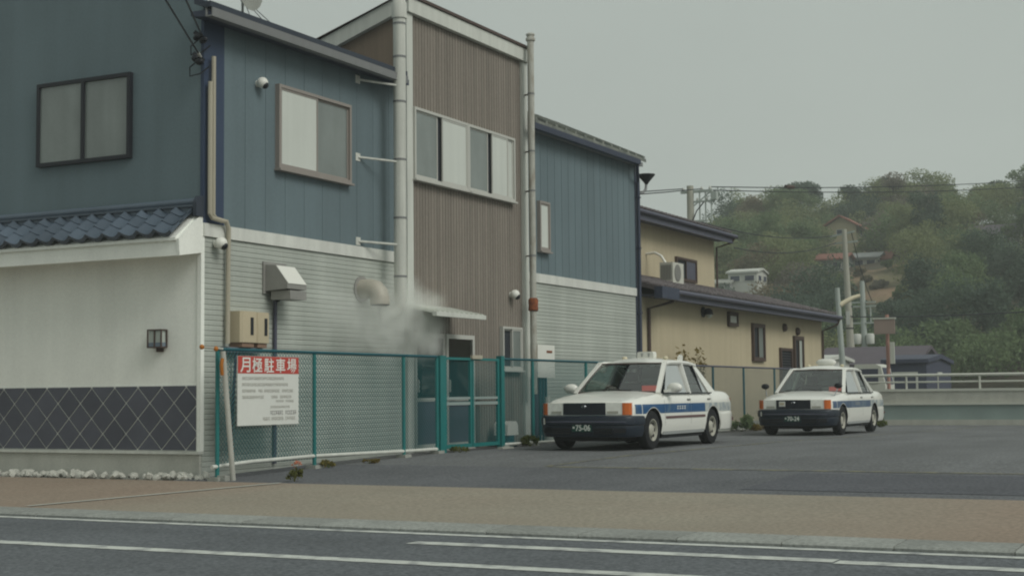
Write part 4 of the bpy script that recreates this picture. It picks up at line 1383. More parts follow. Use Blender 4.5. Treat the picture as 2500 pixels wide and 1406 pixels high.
def taxi(label, loc, heading, plate, sign_long, fender_mirrors, stripe_m, tag_in_grille):
    T = thing('taxi', label, 'taxi', loc, heading)

    def part(name, mb, m, parent=T, smooth=None):
        return obj(name, mb, m, parent, smooth, local=True)
    # --- body shell with real wheel arches
    xs = [.785, .772, .755, .72, .66, .58, .50, .42] + [ARCH * math.cos(R(a)) for a in range(0, 181, 12)] + [-.40, -.43, -.55, -.75, -1.0, -1.4, -1.8, -2.1, -2.25, -2.30]
    xs += [-WB + ARCH * math.cos(R(a)) for a in range(0, 181, 12)] + [-3.06, -3.12, -3.3, -3.5, -3.62, -3.72, -3.79, -3.84, -3.86]
    xs = sorted(set(round(x, 4) for x in xs), reverse=True)
    mb = MB()
    for sgn in (1, -1):
        secs = [[(p[0], p[1] * sgn, p[2]) for p in body_section(x)] for x in xs]
        for i in range(len(xs) - 1):
            mid = (xs[i] + xs[i + 1]) / 2
            cab = -3.02 < mid < -.44
            last = 10 if cab else 13
            a, b = secs[i], secs[i + 1]
            for k in range(last - 1):
                mb.add([a[k], a[k + 1], b[k + 1], b[k]], [(0, 1, 2, 3)])
        # dark wheel housings just inside the arch edges
        for c in (0.0, -WB):
            wv = MB()
            arc = [(c + ARCH * math.cos(R(a)), RAD + ARCH * .985 * math.sin(R(a))) for a in range(-12, 193, 12)]
            wv.grid([[(x, sgn * (side_y(x, z) - .004), z) for x, z in arc], [(x, sgn * .52, z) for x, z in arc]])
            wv.add([(x, sgn * .56, z) for x, z in arc], [tuple(range(len(arc)))])
            part('wheel_housing', wv, 'car_black')
        # ends
    f0 = body_section(xs[0])
    mb.add([(p[0], p[1], p[2]) for p in f0] + [(p[0], -p[1], p[2]) for p in reversed(f0[:-1])], [tuple(range(2 * len(f0) - 1))])
    f1 = body_section(xs[-1])
    mb.add([(p[0], p[1], p[2]) for p in f1] + [(p[0], -p[1], p[2]) for p in reversed(f1[:-1])], [tuple(range(2 * len(f1) - 1))])
    me_o = part('body', mb, 'car_white')
    bm = bmesh.new()
    bm.from_mesh(me_o.data)
    bmesh.ops.remove_doubles(bm, verts=bm.verts, dist=.0005)
    bmesh.ops.recalc_face_normals(bm, faces=bm.faces)
    bm.to_mesh(me_o.data)
    bm.free()
    me_o.data.shade_smooth()
    me_o.data.set_sharp_from_angle(angle=R(52))
    body = me_o
    # underbody, lowered and widened to deepen the shade under the car; wheel wells
    ub = MB().box(-3.7, .72, -.55, .55, .15, .50).box(-2.26, -.42, -.79, .79, .165, .30)
    ub.box(-2.98, -.46, -.78, .78, .50, .56)
    ub.box(-.44, .72, -.60, .60, .50, .70).box(-3.7, -3.0, -.60, .60, .50, .80)
    part('underbody', ub, 'car_black')
    # --- panel gaps: fine dark lines of the doors, bonnet, boot
    gp = MB()
    for sgn in (1, -1):
        for xg in (-.47, -1.62, -2.62):
            zt = .89
            zz = [.27 if xg > -2.5 else .64, .42, .54, .66, .76, zt] if xg > -2.5 else [.68, .72, .76, .80, zt]
            for za, zb in zip(zz, zz[1:]):
                gp.add([(xg - .004, sgn * (side_y(xg, za) + .0015), za), (xg + .004, sgn * (side_y(xg, za) + .0015), za), (xg + .004, sgn * (side_y(xg, zb) + .0015), zb), (xg - .004, sgn * (side_y(xg, zb) + .0015), zb)], [(0, 1, 2, 3)])
        for xa, xb in ((.72, .4), (.4, .1), (.1, -.42)):
            ya, yb = side_y(xa, .8) - .09, side_y(xb, .85) - .09
            za, zb = lerp_tab(SHO, xa) + .0135, lerp_tab(SHO, xb) + .0135
            gp.add([(xa, sgn * ya, za), (xa, sgn * (ya + .008), za), (xb, sgn * (yb + .008), zb), (xb, sgn * yb, zb)], [(0, 1, 2, 3)])
    part('panel_gap', gp, 'ac_grille', body)
    # --- front bumper
    path = [(.40, .845), (.60, .828), (.72, .790), (.82, .700), (.872, .56), (.895, .30), (.90, 0.0)]
    path = path + [(x, -y) for x, y in reversed(path[:-1])]
    prof = [(-.10, .215), (-.035, .22), (-.015, .26), (0.0, .32), (0.004, .375), (.0, .40), (.022, .415), (.026, .50), (.012, .540), (-.03, .553), (-.14, .553)]
    rows = []
    for i, (x, y) in enumerate(path):
        a = Vector(path[max(i - 1, 0)])
        b = Vector(path[min(i + 1, len(path) - 1)])
        tdir = (b - a).normalized()
        nrm = Vector((-tdir.y, tdir.x))
        if nrm.dot(Vector((x - .0, y))) < 0:
            nrm = -nrm
        rows.append([(x + nrm.x * o, y + nrm.y * o, z) for o, z in prof])
    bp = part('front_bumper', MB().grid(rows), 'car_navy', smooth=40)
    for (y0, y1) in ((-.52, -.20), (.20, .52)):
        for zs_ in (.272, .322):
            part('air_slot', MB().box(.880, .9065, y0, y1, zs_, zs_ + .036), 'car_black', bp)
    for sgn in (1, -1):
        part('fog_recess', MB().add([(.887, sgn * .54, .285), (.887, sgn * .54, .36), (.822, sgn * .715, .36), (.817, sgn * .715, .285)], [(0, 1, 2, 3)]), 'car_black', bp)
    part('bumper_strip', MB().tube([(.70, .815, .457), (.835, .705, .457), (.893, .56, .457), (.920, .30, .457), (.926, 0, .457), (.920, -.30, .457), (.893, -.56, .457), (.835, -.705, .457), (.70, -.815, .457)], .012, 6), 'slate_fascia', bp)
    part('sticker', MB().box(.838, .850, -.705, -.625, .415, .515), 'sign_white', bp)
    part('sticker_mark', MB().box(.851, .855, -.685, -.645, .435, .49), 'beige_box', bp)
    # --- grille, lamps
    gr = part('grille', MB().prism([(.74, .565), (.825, .565), (.815, .752), (.74, .760)], 'y', -.368, .368), 'car_grille')
    for i in range(5):
        part('grille_bar', MB().box(.818 , .834, -.355, .355, .583 + i * .034, .595 + i * .034), 'car_navy', gr)
    part('grille_trim', MB().box(.815, .837, -.368, .368, .556, .566), 'chrome', gr)
    part('grille_trim', MB().box(.805, .830, -.368, .368, .748, .757), 'chrome', gr)
    part('emblem', MB().ball((.832, 0, .695), .032, 14, 8, .35, 1.35, .85), 'chrome', gr, smooth=60)
    part('emblem_bar', MB().box(.838, .846, -.012, .012, .672, .718), 'car_grille', gr)
    if tag_in_grille:
        part('grille_plate', MB().box(.835, .845, -.30, -.17, .62, .725), 'sign_white', gr)
        part('grille_plate_mark', MB().box(.8455, .848, -.28, -.19, .65, .70), 'beige_box', gr)
    for sgn in (1, -1):
        def lamp(y0, y1, xa, xb, m, nm):
            pts = [(.70, y0), (xa, y0), (xb, y1), (.66, y1)]
            pts = [(x, y * sgn) for x, y in pts]
            return part(nm, MB().prism(pts, 'z', .566, .752), m)
        hl = lamp(.374, .652, .818, .803, 'head_lamp', 'headlight')
        part('reflector', MB().prism([(.8205, sgn * .40), (.8235, sgn * .40), (.8115, sgn * .585), (.8085, sgn * .585)], 'z', .585, .625), 'rim', hl)
        tl = MB().prism([(x, y * sgn) for x, y in ((.70, .656), (.809, .656), (.800, .700), (.765, .752), (.715, .780), (.66, .765))], 'z', .566, .752)
        part('turn_signal', tl, 'amber')
        part('lamp_bezel', MB().prism([(.70, sgn * .37), (.812, sgn * .37), (.790, sgn * .700), (.65, sgn * .76)], 'z', .7525, .757), 'car_white')
        # tail lamps and rear bumper corner
        part('tail_light', MB().prism([(-3.80, sgn * .755), (-3.875, sgn * .70), (-3.875, sgn * .45), (-3.83, sgn * .45)], 'z', .62, .80), 'tail_red')
    # plate
    pl = part('number_plate', MB().box(.903, .915, -.17, .17, .305, .495), 'plate_green')
    PM = Matrix.Translation((.9165, 0, .368)) @ Matrix(((0, 0, 1, 0), (1, 0, 0, 0), (0, 1, 0, 0), (0, 0, 0, 1)))
    text_obj('plate_number', plate, .1, 'print_white', pl, PM @ Matrix.Translation((.022, 0, 0)), .0022, (.255, .100))
    part('plate_dot', MB().box(.9155, .9165, -.158, -.126, .355, .385), 'print_white', pl)
    for k in range(5):
        y = -.075 + k * .034
        part('plate_small_mark', MB().box(.9155, .9165, y, y + .026, .440, .450).box(.9168, .9176, y + .008, y + .017, .432, .484).box(.9155, .9165, y, y + .026, .466, .476), 'print_white', pl)
    # rear bumper
    path = [(-3.06, .838), (-3.3, .832), (-3.6, .818), (-3.80, .775), (-3.92, .64), (-3.945, .3), (-3.95, 0)]
    path = path + [(x, -y) for x, y in reversed(path[:-1])]
    prof = [(-.06, .235), (-.02, .25), (.002, .34), (.004, .50), (.002, .545), (-.01, .56), (-.10, .562)]
    rows = []
    for i, (x, y) in enumerate(path):
        a = Vector(path[max(i - 1, 0)])
        b = Vector(path[min(i + 1, len(path) - 1)])
        tdir = (b - a).normalized()
        nrm = Vector((-tdir.y, tdir.x))
        if nrm.dot(Vector((x + 3.0, y))) < 0:
            nrm = -nrm
        rows.append([(x + nrm.x * o, y + nrm.y * o, z) for o, z in prof])
    rb = part('rear_bumper', MB().grid(rows), 'car_white', smooth=40)
    part('bumper_strip', MB().tube([(-3.80, .778, .42), (-3.87, .715, .44), (-3.935, .62, .46), (-3.955, .3, .47), (-3.955, -.3, .47), (-3.935, -.62, .46), (-3.87, -.715, .44)], .035, 8), 'moulding', rb)
    # --- side stripe and rubbing strip
    for sgn in (1, -1):
        mb, mb2 = MB(), MB()
        segs = [(.60, .42), (-.385, -.47), (-.48, -1.05), (-1.05, -1.615), (-1.625, -2.28), (-3.08, -3.45), (-3.45, -3.74)]
        for xa, xb in segs:
            nst = 6
            rows = []
            for i in range(nst + 1):
                x = xa + (xb - xa) * i / nst
                lo, hi = .575, .725
                rows.append([(x, sgn * (side_y(x, lo + (hi - lo) * j / 4) + .0025), lo + (hi - lo) * j / 4) for j in range(5)])
            (mb2 if xa < -3.0 else mb).grid(rows)
        for c in (0.0, -WB):          # over the arches
            nst = 14
            rows = []
            for i in range(nst + 1):
                x = c + .395 - .79 * i / nst
                lo = max(.575, zlow(x) + .012)
                hi = .725
                rows.append([(x, sgn * (side_y(x, lo + (hi - lo) * j / 4) + .0025), lo + (hi - lo) * j / 4) for j in range(5)])
            (mb2 if c < -1 else mb).grid(rows)
        part('stripe', mb, stripe_m, body)
        part('rear_stripe', mb2, 'stripe_lace', body)
        if not sign_long:
            part('rubbing_strip', MB().bar((-.50, sgn * .852, .505), (-2.26, sgn * .852, .505), .014, .040), 'moulding', body)
        # faint company name on the door: unreadable in the photograph
        mk = MB()
        for k in range(4):
            xx = -.98 - k * .105
            yy = sgn * (side_y(xx, .65) + .004)
            for (dx0, dx1, z0_, z1_) in ((0, .07, .675, .688), (.026, .042, .618, .686), (0, .07, .640, .651)):
                mk.add([(xx - dx0, yy, z0_), (xx - dx1, yy, z0_), (xx - dx1, yy, z1_), (xx - dx0, yy, z1_)], [(0, 1, 2, 3)])
        mko = part('door_lettering', mk, 'seat_lace' if sign_long else 'print_white', body)
        # handles
        for xh in (-1.50, -2.45):
            part('door_handle', MB().box(xh - .10, xh + .02, sgn * (side_y(xh, .79) - .002), sgn * (side_y(xh, .79) + .018), .775, .80), 'ac_grille', body)
        part('sill_trim', MB().bar((-.42, sgn * .815, .25), (-2.27, sgn * .815, .25), .02, .05), 'house_grey', body)
    # --- greenhouse
    RX0, RX1 = -1.14, -2.42
    rows = []
    for i in range(15):
        t = i / 14
        x = RX0 + .07 - t * (RX0 - RX1 + .11)
        crown = 1.506 - .070 * max(0, (t - .45) / .55) ** 2 - .075 * max(0, (.32 - t) / .32) ** 2
        rows.append([(x, y, crown - .068 * (abs(y) / .58) ** 2.3 - (.010 if abs(y) > .58 else 0)) for y in (-.600, -.575, -.50, -.33, -.12, .12, .33, .50, .575, .600)])
    lo = [[(x, y * .985, z - .03) for x, y, z in r] for r in rows]
    mb = MB().grid(rows).grid(lo)
    nr = len(rows[0])
    for a, b in ((rows[0], lo[0]), (rows[-1], lo[-1]), ([r[0] for r in rows], [r[0] for r in lo]), ([r[-1] for r in rows], [r[-1] for r in lo])):
        mb.grid([a, b])
    roof = part('roof', mb, 'car_white', smooth=65)
    BELT = .898
    for sgn in (1, -1):
        pil = MB()
        pil.bar((-.42, sgn * .745, .89), (-1.10, sgn * .590, 1.415), .075, .055)
        pil.bar((-1.68, sgn * .795, .88), (-1.78, sgn * .590, 1.43), .06, .035, (1, 0, 0))
        # wide rear pillar
        pil.add([(-2.66, sgn * .785, .885), (-3.10, sgn * .715, .925), (-2.50, sgn * .575, 1.39), (-2.30, sgn * .598, 1.392),
                 (-2.66, sgn * .740, .885), (-3.10, sgn * .670, .925), (-2.50, sgn * .540, 1.39), (-2.30, sgn * .560, 1.392)],
                [(0, 1, 2, 3), (4, 7, 6, 5), (0, 4, 5, 1), (1, 5, 6, 2), (2, 6, 7, 3), (3, 7, 4, 0)])
        pil.tube([(-1.05, sgn * .594, 1.385), (-1.25, sgn * .600, 1.412), (-1.7, sgn * .602, 1.420), (-2.1, sgn * .600, 1.408), (-2.46, sgn * .586, 1.372)], .036, 8)
        part('pillar', pil, 'car_white', roof)
        trim = MB()
        trim.bar((-.52, sgn * .800, .895), (-2.70, sgn * .800, .895), .03, .022)
        trim.bar((-2.36, sgn * .757, .90), (-2.26, sgn * .600, 1.41), .03, .02, (1, 0, 0))
        part('window_trim', trim, 'black_frame', roof)
        for nm, q in (('door_window', [(-.62, .79, .90), (-1.66, .793, .90), (-1.755, .605, 1.380), (-1.17, .600, 1.380)]), ('door_window', [(-1.71, .793, .90), (-2.36, .780, .90), (-2.265, .612, 1.355), (-1.805, .605, 1.380)]),
                      ('quarter_window', [(-2.39, .779, .90), (-2.64, .770, .90), (-2.36, .612, 1.335), (-2.29, .612, 1.352)])):
            part(nm, MB().add([(x, sgn * (y - .012), z) for x, y, z in q], [(0, 1, 2, 3)]), 'car_side_glass', roof)
    # windscreen and rear window, gently curved

    def screen(nm, bx, bz, by, tx, tz, ty, bow):
        rows = []
        for i in range(7):
            t = i / 6
            r = []
            for j in range(9):
                s = -1 + 2 * j / 8
                x = bx + (tx - bx) * t + bow * (1 - s * s) * (1 - .4 * t)
                r.append((x, s * (by + (ty - by) * t), bz + (tz - bz) * t + .012 * math.sin(math.pi * t)))
            rows.append(r)
        o = part(nm, MB().grid(rows), 'car_glass', roof, smooth=60)
        ed = MB()
        ed.tube(rows[0], .012, 6)
        ed.tube(rows[-1], .014, 6)
        ed.tube([r[0] for r in rows], .010, 6)
        ed.tube([r[-1] for r in rows], .010, 6)
        part('seal', ed, 'brown_frame', o)
        return o
    ws = screen('windscreen', -.435, .918, .710, -1.085, 1.398, .560, .085)
    screen('rear_window', -3.06, .945, .655, -2.50, 1.388, .54, -.06)
    part('wiper', MB().tube([(-.36, .30, .945), (-.42, -.10, .962), (-.44, -.55, .955)], .008, 5), 'car_black', ws)
    part('inspection_sticker', MB().add([(-1.075, .44, 1.395), (-1.075, .36, 1.398), (-1.015, .36, 1.352), (-1.015, .44, 1.349)], [(0, 1, 2, 3)]), 'print_white', ws)
    # --- cabin
    cab = part('dashboard', MB().prism([(-.46, .80), (-.46, .905), (-.62, .93), (-.86, .90), (-.92, .75), (-.92, .60), (-.46, .60)], 'y', -.70, .70), 'seat_dark')
    part('steering_wheel', MB().tube([(-1.02 - .06 * math.sin(a), -.36 + .18 * math.cos(a), .86 + .17 * math.sin(a)) for a in [k * 2 * math.pi / 14 for k in range(15)]], .016, 6), 'car_black', cab)
    for y in (.36, -.36):
        s = part('front_seat', MB().prism([(-1.25, .56), (-1.75, .56), (-1.80, .66), (-1.90, 1.06), (-1.80, 1.08), (-1.66, .74), (-1.25, .70)], 'y', y - .22, y + .22), 'seat_dark')
        part('headrest', MB().box(-1.92, -1.84, y - .11, y + .11, 1.10, 1.27), 'seat_dark', s)
        part('seat_cover', MB().box(-1.91, -1.785, y - .19, y + .19, .96, 1.085), 'seat_lace' if y > 0 else 'seat_dark', s)
    s = part('rear_seat', MB().prism([(-2.30, .56), (-2.80, .56), (-2.98, .95), (-2.86, .97), (-2.70, .74), (-2.30, .72)], 'y', -.64, .64), 'seat_lace')
    part('parcel_shelf', MB().box(-3.06, -2.86, -.62, .62, .90, .93), 'seat_dark', s)
    part('rear_view_mirror', MB().box(-1.14, -1.12, -.11, .11, 1.31, 1.37), 'car_black', ws)
    # vacancy sign on the dashboard, passenger side
    vs_ = part('vacancy_sign', MB().box(-.70, -.66, .36, .62, .935, 1.025), 'vacant_red')
    part('vacancy_sign_top', MB().box(-.70, -.66, .41, .63, 1.027, 1.065), 'ac_grille', vs_)
    # --- wheels
    for (x, y) in ((0, .742), (0, -.742), (-WB, .735), (-WB, -.735)):
        sgn = 1 if y > 0 else -1
        prof = [(.172, -.088), (.25, -.096), (.300, -.080), (RAD, -.050), (RAD, .050), (.300, .080), (.25, .096), (.172, .088), (.165, .05), (.165, -.05)]
        mb = MB()
        nn = 28
        for k in range(len(prof)):
            pass
        vs, fs = [], []
        for (r_, t_) in prof:
            for k in range(nn):
                a = 2 * math.pi * k / nn
                vs.append((x + r_ * math.cos(a), y + t_, RAD + r_ * math.sin(a)))
        for i in range(len(prof)):
            j = (i + 1) % len(prof)
            for k in range(nn):
                fs.append((i * nn + k, i * nn + (k + 1) % nn, j * nn + (k + 1) % nn, j * nn + k))
        whl = part('wheel', mb.add(vs, fs), 'tyre', smooth=40)
        rim = MB().lathe([(.176, .078 * sgn), (.176, .091 * sgn), (.163, .089 * sgn), (.150, .050 * sgn), (.105, .036 * sgn), (.085, .066 * sgn), (.05, .078 * sgn), (.02, .082 * sgn)], (x, y, RAD), 'y', 24, (False, True))
        part('rim', rim, 'rim', whl, smooth=35)
        hl = MB()
        for k in range(8):
            a = 2 * math.pi * k / 8
            hl.lathe([(.030, .036 * sgn), (.030, .052 * sgn)], (x + .124 * math.cos(a), y + .003 * sgn, RAD + .124 * math.sin(a)), 'y', 8)
        part('rim_holes', hl, 'car_black', whl)
        part('brake_drum', MB().lathe([(.162, -.06 * sgn), (.162, .02 * sgn)], (x, y, RAD), 'y', 16), 'car_black', whl)
    # --- mirrors
    if fender_mirrors:
        for sgn in (1, -1):
            mm = part('fender_mirror', MB().ball((.20, sgn * .80, 1.045), .085, 12, 8, .75, 1.05, .72), 'car_black', smooth=60)
            part('stalk', MB().tube([(.30, sgn * .74, .835), (.25, sgn * .77, .93), (.20, sgn * .80, 1.01)], .012, 6), 'chrome', mm)
    else:
        for sgn in (1, -1):
            mm = part('door_mirror', MB().ball((-.66, sgn * .945, .985), .115, 14, 10, .62, 1.15, .72), 'car_white', smooth=60)
            part('mirror_foot', MB().bar((-.62, sgn * .78, .925), (-.64, sgn * .90, .95), .09, .05), 'car_white', mm)
            part('mirror_glass', MB().box(-.735, -.728, sgn * .86 - .0, sgn * 1.03, .93, 1.03) if sgn > 0 else MB().box(-.735, -.728, -1.03, -.86, .93, 1.03), 'chrome', mm)
    # --- roof lamp
    if sign_long:
        rl = part('roof_sign', MB().ball((-1.75, 0, 1.58), .10, 20, 10, .85, 2.35, .85), 'white_plastic', smooth=60)
        part('roof_sign_foot', MB().box(-1.80, -1.70, -.16, .16, 1.485, 1.52), 'white_plastic', rl)
    else:
        rl = part('roof_sign', MB().prism([(-.14, 1.495), (.14, 1.495), (.155, 1.53), (.148, 1.60), (.125, 1.615), (-.125, 1.615), (-.148, 1.60), (-.155, 1.53)], 'x', -1.80, -1.66), 'white_plastic')
        mk = MB()
        for y in (-.06, .07):
            mk.box(-1.659, -1.657, y - .03, y + .025, 1.575, 1.585).box(-1.6565, -1.6545, y - .010, y + .004, 1.525, 1.588).box(-1.659, -1.657, y - .028, y + .022, 1.545, 1.553)
        part('roof_sign_lettering', mk, 'house_grey', rl)
        part('roof_marker', MB().prism([(-1.95, 1.40), (-1.80, 1.40), (-1.86, 1.52), (-1.93, 1.555), (-1.98, 1.53)], 'y', .52, .57), 'white_plastic')
    part('roof_button', MB().ball((-1.55, -.34, 1.505), .05, 10, 6, 1, 1, .6), 'lamp_cream', smooth=60)
    part('roof_button', MB().ball((-1.55, .42, 1.50), .05, 10, 6, 1, 1, .6), 'lamp_cream', smooth=60)
    return T


taxi('white taxi with bright blue door stripe and door mirrors, nearest the gate', (22.13, 9.75, 0.0), R(179.0), '75-06', False, False, 'stripe_blue', False)
taxi('white taxi with dark fender mirrors and dull stripe, parked farther back', (31.15, 9.06, -.035), R(179.7), '70-24', True, True, 'stripe_faded', True)
#PART4
# ------------------------------------------------------------------ end of the lot: low wall with pipe rail
WX = 42.0
t = thing('boundary_wall', 'low concrete wall with teal base and white pipe rail closing the lot', 'wall', (WX, 0, 0))
obj('kerb_foot', MB().box(WX - .12, WX + .3, -25, 11.4, -.2, .07), 'concrete_pale', t)
obj('teal_base', MB().box(WX, WX + .25, -25, 11.4, .071, .48), 'wall_teal', t)
obj('ledge', MB().box(WX - .05, WX + .27, -25, 11.4, .481, .53), 'rail_white', t)
obj('upper_wall', MB().box(WX + .03, WX + .24, -25, 11.4, .531, .86), 'concrete_pale', t)
obj('cap', MB().box(WX, WX + .27, -25, 11.4, .861, .93), 'rail_white', t)
for z in (1.31, 1.12):
    obj('rail', MB().tube([(WX + .12, -25, z), (WX + .12, 11.35, z)], .04 if z > 1.2 else .025, 8), 'rail_white', t, smooth=50)
pm = shared('post', MB().tube([(0, 0, .93), (0, 0, 1.31)], .03, 8), 'rail_white', smooth=50)
for i in range(19):
    piece('post', pm, t, (WX + .12, 11.3 - i * 2.0, 0))

# ------------------------------------------------------------------ far street: houses, truck, poles

def house(label, x, y, z, sx, sy, hgt, rise, wall, roofm, ridge='y', windows=3, ov=.35, name='house', cat='house', red_verge=False):
    H = thing(name, label, cat, (x, y, z))
    x0, x1, y0, y1 = x - sx / 2, x + sx / 2, y - sy / 2, y + sy / 2
    obj('wall', MB().box(x0, x1, y0, y1, z - 1.5, z + hgt), wall, H)
    zt = z + hgt
    if ridge == 'x':
        poly = [(y0 - ov, zt - ov * .4), (y, zt + rise), (y1 + ov, zt - ov * .4), (y1 + ov, zt - ov * .4 + .14), (y, zt + rise + .16), (y0 - ov, zt - ov * .4 + .14)]
        obj('roof', MB().prism(poly, 'x', x0 - ov, x1 + ov), roofm, H)
        obj('gable', MB().prism([(y0, zt), (y, zt + rise - .02), (y1, zt)], 'x', x0 - .002, x1 + .002), wall, H)
    else:
        poly = [(x0 - ov, zt - ov * .4), (x, zt + rise), (x1 + ov, zt - ov * .4), (x1 + ov, zt - ov * .4 + .14), (x, zt + rise + .16), (x0 - ov, zt - ov * .4 + .14)]
        obj('roof', MB().prism(poly, 'y', y0 - ov, y1 + ov), roofm, H)
        obj('gable', MB().prism([(x0, zt), (x, zt + rise - .02), (x1, zt)], 'y', y0 - .002, y1 + .002), wall, H)
    for i in range(windows):
        yc = y0 + sy * (i + .5) / windows
        w = obj('window', MB().box(x0 - .04, x0 - .005, yc - .45, yc + .45, z + hgt * .42, z + hgt * .82), 'rail_white', H)
        obj('pane', MB().box(x0 - .055, x0 - .042, yc - .38, yc + .38, z + hgt * .46, z + hgt * .78), 'house_navy', w)
        xc = x0 + sx * (i + .5) / windows
        w = obj('window', MB().box(xc - .4, xc + .4, y0 - .04, y0 - .005, z + hgt * .42, z + hgt * .82), 'rail_white', H)
        obj('pane', MB().box(xc - .33, xc + .33, y0 - .055, y0 - .042, z + hgt * .46, z + hgt * .78), 'house_navy', w)
    return H


# the hillside houses
house('cream gabled house with red roof edges high among the trees', 150, 38.9, 16.0, 3.6, 3.2, 1.5, 1.0, 'house_cream', 'roof_red', 'x', 1, .55)
house('grey house with reddish roof halfway up the hill', 137, 36.6, 11.6, 3.4, 2.6, 1.5, .5, 'house_grey', 'roof_red', 'y', 2)
house('long white house on the hill above the brown slope', 140, 34.7, 12.0, 3.0, 3.4, 1.4, .4, 'house_white', 'house_grey', 'y', 3)
house('small orange-roofed hut at the right of the hill houses', 141, 32.9, 12.4, 2.0, 1.3, .9, .6, 'house_grey', 'roof_red', 'y', 1)
house('white box-shaped house low on the left of the hill', 114, 37.6, 9.1, 2.6, 2.4, 1.25, .22, 'house_white', 'house_white', 'y', 2, .15)
house('weathered grey shed left of the white hill house', 113, 39.3, 8.6, 2.0, 1.7, .85, .3, 'house_grey', 'concrete', 'y', 1, .15)
house('white house at the far right of the hill slope', 150, 24.0, 13.6, 5.0, 4.4, 2.2, 1.0, 'house_white', 'roof_purple', 'y', 2)
# street level
house('low house with purple-brown roof under the utility poles', 72, 17.2, -.1, 6.0, 4.4, 2.2, .75, 'house_grey', 'roof_purple', 'y', 2)
house('pale flat-roofed shop behind the yellow house corner', 66, 19.2, -.1, 4.0, 3.2, 2.35, .1, 'house_white', 'house_white', 'y', 2, .2, 'shop', 'shop')
house('mauve-grey building behind the white truck', 62, 13.9, -.1, 4.5, 1.5, 1.75, .2, 'house_purple', 'roof_purple', 'y', 1, .1, 'building', 'building')
house('navy building at the right behind the pipe rail', 56, 11.9, -.1, 4.5, 1.5, 2.0, .15, 'house_navy', 'house_navy', 'y', 1, .1, 'building', 'building')
# light truck
T2 = thing('light_truck', 'small white truck parked behind the pipe rail', 'truck', (50.5, 12.25, -.1))
obj('cab', MB().prism([(11.72, .35), (11.72, 1.05), (11.86, 1.70), (12.02, 1.78), (12.75, 1.78), (12.78, .35)], 'x', 49.9, 51.25), 'rail_white', T2)
obj('windscreen', MB().box(49.885, 49.899, 11.95, 12.70, 1.12, 1.62), 'house_navy', T2)
obj('front_window', MB().prism([(11.725, 1.10), (11.845, 1.66), (11.835, 1.66), (11.712, 1.10)], 'x', 50.05, 51.1), 'house_navy', T2)
obj('cargo_bed', MB().box(49.9, 51.25, 12.82, 14.6, .55, 1.0), 'rail_white', T2)
for (x, y) in ((49.95, 12.2), (51.1, 12.2), (49.95, 14.1), (51.1, 14.1)):
    w = obj('wheel', MB().lathe([(.27, -.07), (.27, .07)], (x, y, .17), 'x', 14), 'tyre', T2)
    obj('rim', MB().lathe([(.15, -.075), (.15, .075)], (x, y, .17), 'x', 12), 'rim', w)

# pink post with a tan board
t = thing('post_sign', 'tan double board on a pinkish post beyond the rail', 'sign', (48.2, 11.2, 0))
obj('post', MB().tube([(48.25, 11.22, -.1), (48.25, 11.22, 3.35)], .06, 8), 'pink_post', t, smooth=50)
obj('board', MB().box(48.12, 48.18, 10.95, 11.62, 2.72, 3.20), 'board_tan', t)
obj('board_top', MB().box(48.10, 48.20, 10.92, 11.66, 3.201, 3.25), 'rail_white', t)
obj('lower_board', MB().box(48.12, 48.18, 10.98, 11.12, 1.75, 2.45), 'rail_white', t)


def sag(a, b, s=.5, n=8):
    a, b = Vector(a), Vector(b)
    return [tuple(a + (b - a) * (i / n) - Vector((0, 0, s * 4 * (i / n) * (1 - i / n)))) for i in range(n + 1)]


def cable(label, a, b, s=.5, r=.022, group=None):
    o = obj('overhead_cable', MB().tube(sag(a, b, s), r, 5), 'cable_black', at=a)
    return tag(o, label, 'cable', group)


# pole 1
t = thing('utility_pole', 'concrete utility pole with cross-arms rising behind the yellow house', 'utility pole', (56.25, 20.9, -.1))
obj('shaft', MB().tube([(56.25, 20.9, -.1), (56.25, 20.9, 9.25)], .19, 12, r2=.14), 'pole_concrete', t, smooth=50)
obj('crossarm', MB().box(56.2, 56.3, 19.95, 21.3, 8.95, 9.05), 'pole_galv', t)
obj('crossarm', MB().box(56.2, 56.3, 20.3, 21.2, 7.75, 7.83), 'pole_galv', t)
for y in (20.5, 20.25, 20.0):
    obj('drop_bar', MB().tube([(56.25, y, 8.94), (56.25, y, 7.75)], .03, 6), 'pole_galv', t)
for y in (20.05, 20.4, 21.2):
    obj('insulator', MB().lathe([(.05, 0), (.07, .05), (.03, .14)], (56.25, y, 9.052), 'z', 8), 'house_white', t)
obj('crossarm', MB().box(56.2, 56.3, 19.85, 20.95, 8.55, 8.62), 'pole_galv', t)
obj('arm_brace', MB().bar((56.25, 20.05, 8.95), (56.25, 20.85, 8.35), .04, .04), 'pole_galv', t)
obj('switch_box', MB().box(56.12, 56.38, 19.75, 19.98, 8.62, 8.93), 'pole_galv', t)
for y in (19.9, 20.2, 20.6):
    obj('insulator', MB().lathe([(.04, 0), (.06, .05), (.03, .12)], (56.25, y, 8.622), 'z', 8), 'house_white', t)
obj('drop_cable', MB().tube([(56.2, 20.3, 8.55), (56.15, 20.6, 8.2), (56.1, 20.85, 7.6)], .025, 5), 'cable_black', t)
